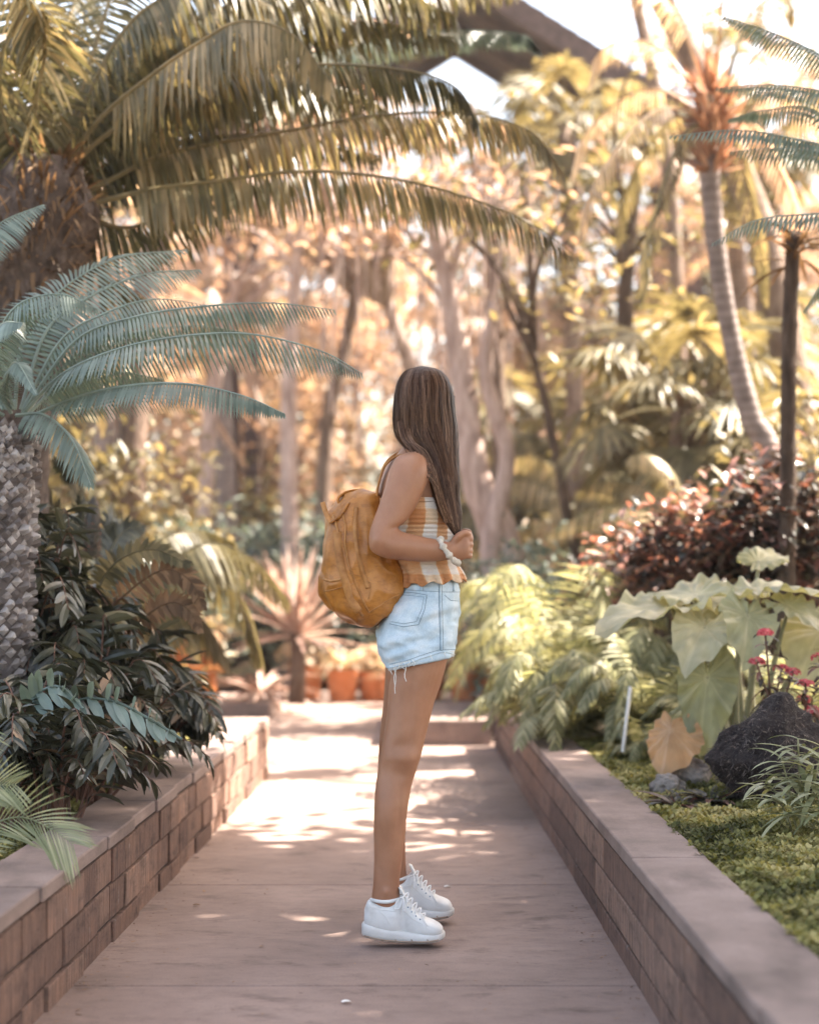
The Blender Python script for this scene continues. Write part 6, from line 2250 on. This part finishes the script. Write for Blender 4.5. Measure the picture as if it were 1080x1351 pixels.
# ringed cane at the right edge
DC = 8.0
rt = empty("ringed_cane", (X(1034, DC), DC, .25))
tag(rt, "dark upright ringed cane in the dark copper shrub near the right edge", "bamboo cane")
e = MB()
base_, topc = P(1030, 930, DC), P(1047, 312, DC)
N_c = 90
pts, rad = [], []
for i in range(N_c):
    t = i / (N_c - 1)
    pts.append(base_.lerp(topc, t) + Vector((.01 * math.sin(t * 6), 0, 0)))
    rad.append(.042 - .008 * t + (.006 if i % 8 == 0 else 0))
e.tube(pts, rad, 12)
put(smooth_obj(e.build("cane", m_barkd)), rt)
f = MB()
for k in range(46):
    a = rnd.uniform(0, 6.28)
    f.leaf(topc + Vector((0, 0, rnd.uniform(-.15, .03))), Vector((math.cos(a), math.sin(a), rnd.uniform(0, 1.2))), Vector((0, 0, 1)), rnd.uniform(.15, .4), .025, 4, droop=1.1, fold=.2)
put(f.build("leaves", LM['brown']), rt)

# ---- pots at the far end of the path
m_terra = noisy_mat("terracotta", [(0.3, (0.38, 0.13, 0.05)), (0.7, (0.55, 0.22, 0.10))], 8, rough=.8, bstr=.3, stretch=(1, 1, 2))
GPt = "terracotta pots standing at the far end of the path"
def pot(label, x, y, z, r, h, plant_mat, pl='strap', group=GPt, name="plant_pot"):
    rt = empty(name, (x, y, z))
    tag(rt, label, "plant pot", group)
    prof = [(.0, .0), (.70, 0), (.74, .05), (.92, .80), (1.0, .82), (1.03, 1.0), (.92, 1.0), (.88, .86), (0, .84)]
    vs, fs, n_ = [], [], 24
    for pr, pz in prof:
        for k in range(n_):
            a = 2 * math.pi * k / n_
            vs.append((max(.0005, pr * r) * math.cos(a), max(.0005, pr * r) * math.sin(a), pz * h))
    for i in range(len(prof) - 1):
        for k in range(n_):
            k2 = (k + 1) % n_
            fs.append((i * n_ + k, i * n_ + k2, (i + 1) * n_ + k2, (i + 1) * n_ + k))
    e = MB()
    e.add(vs, fs)
    e.build("pot", m_terra, rt, smooth=False)
    f = MB()
    if pl == 'strap':
        for k in range(60):
            a = rnd.uniform(0, 6.28)
            f.leaf((0, 0, h * .85), Vector((math.cos(a), math.sin(a), rnd.uniform(.4, 2.5))), Vector((0, 0, 1)), rnd.uniform(.18, .42), rnd.uniform(.02, .035), 5, droop=rnd.uniform(.8, 1.8), fold=.25)
    else:
        leaf_mass(f, (0, 0, h + .10), r * 1.7, r * 1.7, .17, 420, .07, .035, tonec=.6)
    f.build("foliage", LM[plant_mat], rt)
    return rt


zc = .32
pot("terracotta pot of pale strap leaves, second from the left of the row", X(452, 14.9), 14.9, 0, .15, .28, 'pale')
pot("terracotta pot of pale leafy growth just left of the person's legs", X(492, 15.0), 15.0, 0, .14, .26, 'pale', 'leaf')
pot("terracotta pot of pale strap leaves just right of the person's thighs", X(612, 12.8), 12.8, .165, .125, .28, 'pale')
pot("terracotta pot farthest right at the far end of the path, beside the ferns", X(650, 12.85), 12.85, .165, .12, .26, 'fern')
pot("terracotta pot of leafy growth hidden partly by the person's shorts", X(566, 12.85), 12.85, .165, .12, .25, 'fern', 'leaf')
pot("terracotta pot of pale leafy growth right behind the spiky pinkish plant", X(405, 15.2), 15.2, 0, .15, .3, 'pale', 'leaf')
pot("terracotta pot of strap leaves third from the left, close behind the person's thighs", X(525, 14.4), 14.4, 0, .14, .27, 'pale')
pot("terracotta pot of orange and red flowers at the left end of the bench", -1.84, 13.62, .38, .12, .17, 'orange', 'leaf', "flower pots on the bench")
pot("terracotta pot of orange flowers near the middle of the bench", -2.28, 13.62, .38, .11, .17, 'orange', 'leaf', "flower pots on the bench")
pot("terracotta pot of pale flowers at the end of the bench by the wall corner", -1.66 + .06, 13.66, .38, .09, .15, 'pale', 'leaf', "flower pots on the bench")

rosette("spiky_plant", "larger pinkish white spiky plant with stiff pointed leaves left of the pots", (X(392, 13.3), 13.3, .62), 64, .80, .06, LM['pink'], (-.1, 3.0), .25, .45, tone=(.45, 1), cat="plant", part="leaves")
rt = [o for o in bpy.data.objects if o.name.startswith("spiky_plant")][0]
e = MB()
e.tube([Vector((0, 0, -.52)), Vector((.01, 0, -.2)), Vector((0, 0, .04))], [.07, .06, .05], 10, rough=.2)
e.build("stem", m_bark, rt, smooth=True)
rosette("spiky_plant", "smaller pinkish spiky plant drooping over the left end of the far wall", (X(345, 13.5), 13.5, .17), 50, .55, .045, LM['pink'], (-.2, 1.2), 1.0, .3, tone=(.2, 1))
rosette("spiky_plant", "narrow pinkish spiky plant right of the sunlit leaning trunk", (X(720, 11.8), 11.8, .45), 36, .5, .03, LM['pink'], (.2, 2.4), .6, .3, tone=(.1, .8))

# ---- bits lying on the path
for i, (px, py, lb) in enumerate(((590, 1168, "white fallen petal right of the sneakers"), (458, 1318, "small white fallen petal near the bottom edge of the path"), (254, 1131, "pale dry twig lying on the path by the left wall"), (262, 1192, "small dark fallen leaf on the left of the path"))):
    D = CAMH * FPX / (py - HOR)
    c = Vector((X(px, D), D, .004))
    e = MB()
    if 'twig' in lb:
        e.tube([c + Vector((-.03, 0, .002)), c + Vector((0, .004, .004)), c + Vector((.03, .002, .002))], .0022, 6)
        tag(e.build("twig", m_barkp), lb, "twig")
    else:
        e.leaf(c - Vector((.012, 0, 0)), Vector((1, .3, .25)), Vector((0, 0, 1)), .026, .018, 5, droop=.5, fold=.3)
        tag(e.build("petal" if 'petal' in lb else "fallen_leaf", m_white if 'petal' in lb else LM['brown']), lb, "petal" if 'petal' in lb else "leaf")


# ------------------------------------------------------------------ thin haze added to lift the dark tones of the background
hz = MB()
hz.box(-40, 40, -8, 62, -1.05, 15.5)
hm = bpy.data.materials.new("haze_air")
hm.use_nodes = True
hn = hm.node_tree
hn.nodes.remove(hn.nodes["Principled BSDF"])
pv_ = hn.nodes.new("ShaderNodeVolumePrincipled")
pv_.inputs["Color"].default_value = (0.96, 0.90, 0.86, 1)
pv_.inputs["Density"].default_value = 0.0010
pv_.inputs["Anisotropy"].default_value = 0.3
hn.links.new(pv_.outputs[0], hn.nodes["Material Output"].inputs["Volume"])
tag(hz.build("haze", hm), kind="stuff")

# ------------------------------------------------------------------ grit and dry scraps along the foot of the walls
e = MB()
for k in range(1000):
    y = rnd.uniform(3.9, 9.0)
    if rnd.random() < .7:
        x = LX(y) + abs(rnd.gauss(0, .06)) + .004 if rnd.random() < .5 else RX(y) - abs(rnd.gauss(0, .06)) - .004
    else:
        x = rnd.uniform(LX(y) + .02, RX(y) - .02)
    a = rnd.uniform(0, 6.28)
    s_ = rnd.uniform(.002, .010) * (1.6 if rnd.random() < .08 else 1)
    e.leaf((x, y, rnd.uniform(.002, .005)), Vector((math.cos(a), math.sin(a), rnd.uniform(-.02, .25))), Vector((0, 0, 1)), s_ * 1.5, s_ * .7, 2, droop=.1)
o = e.build("leaf_litter", LM['brown'])
tag(o, "dry scraps and grit scattered on the path", "litter", kind="stuff")
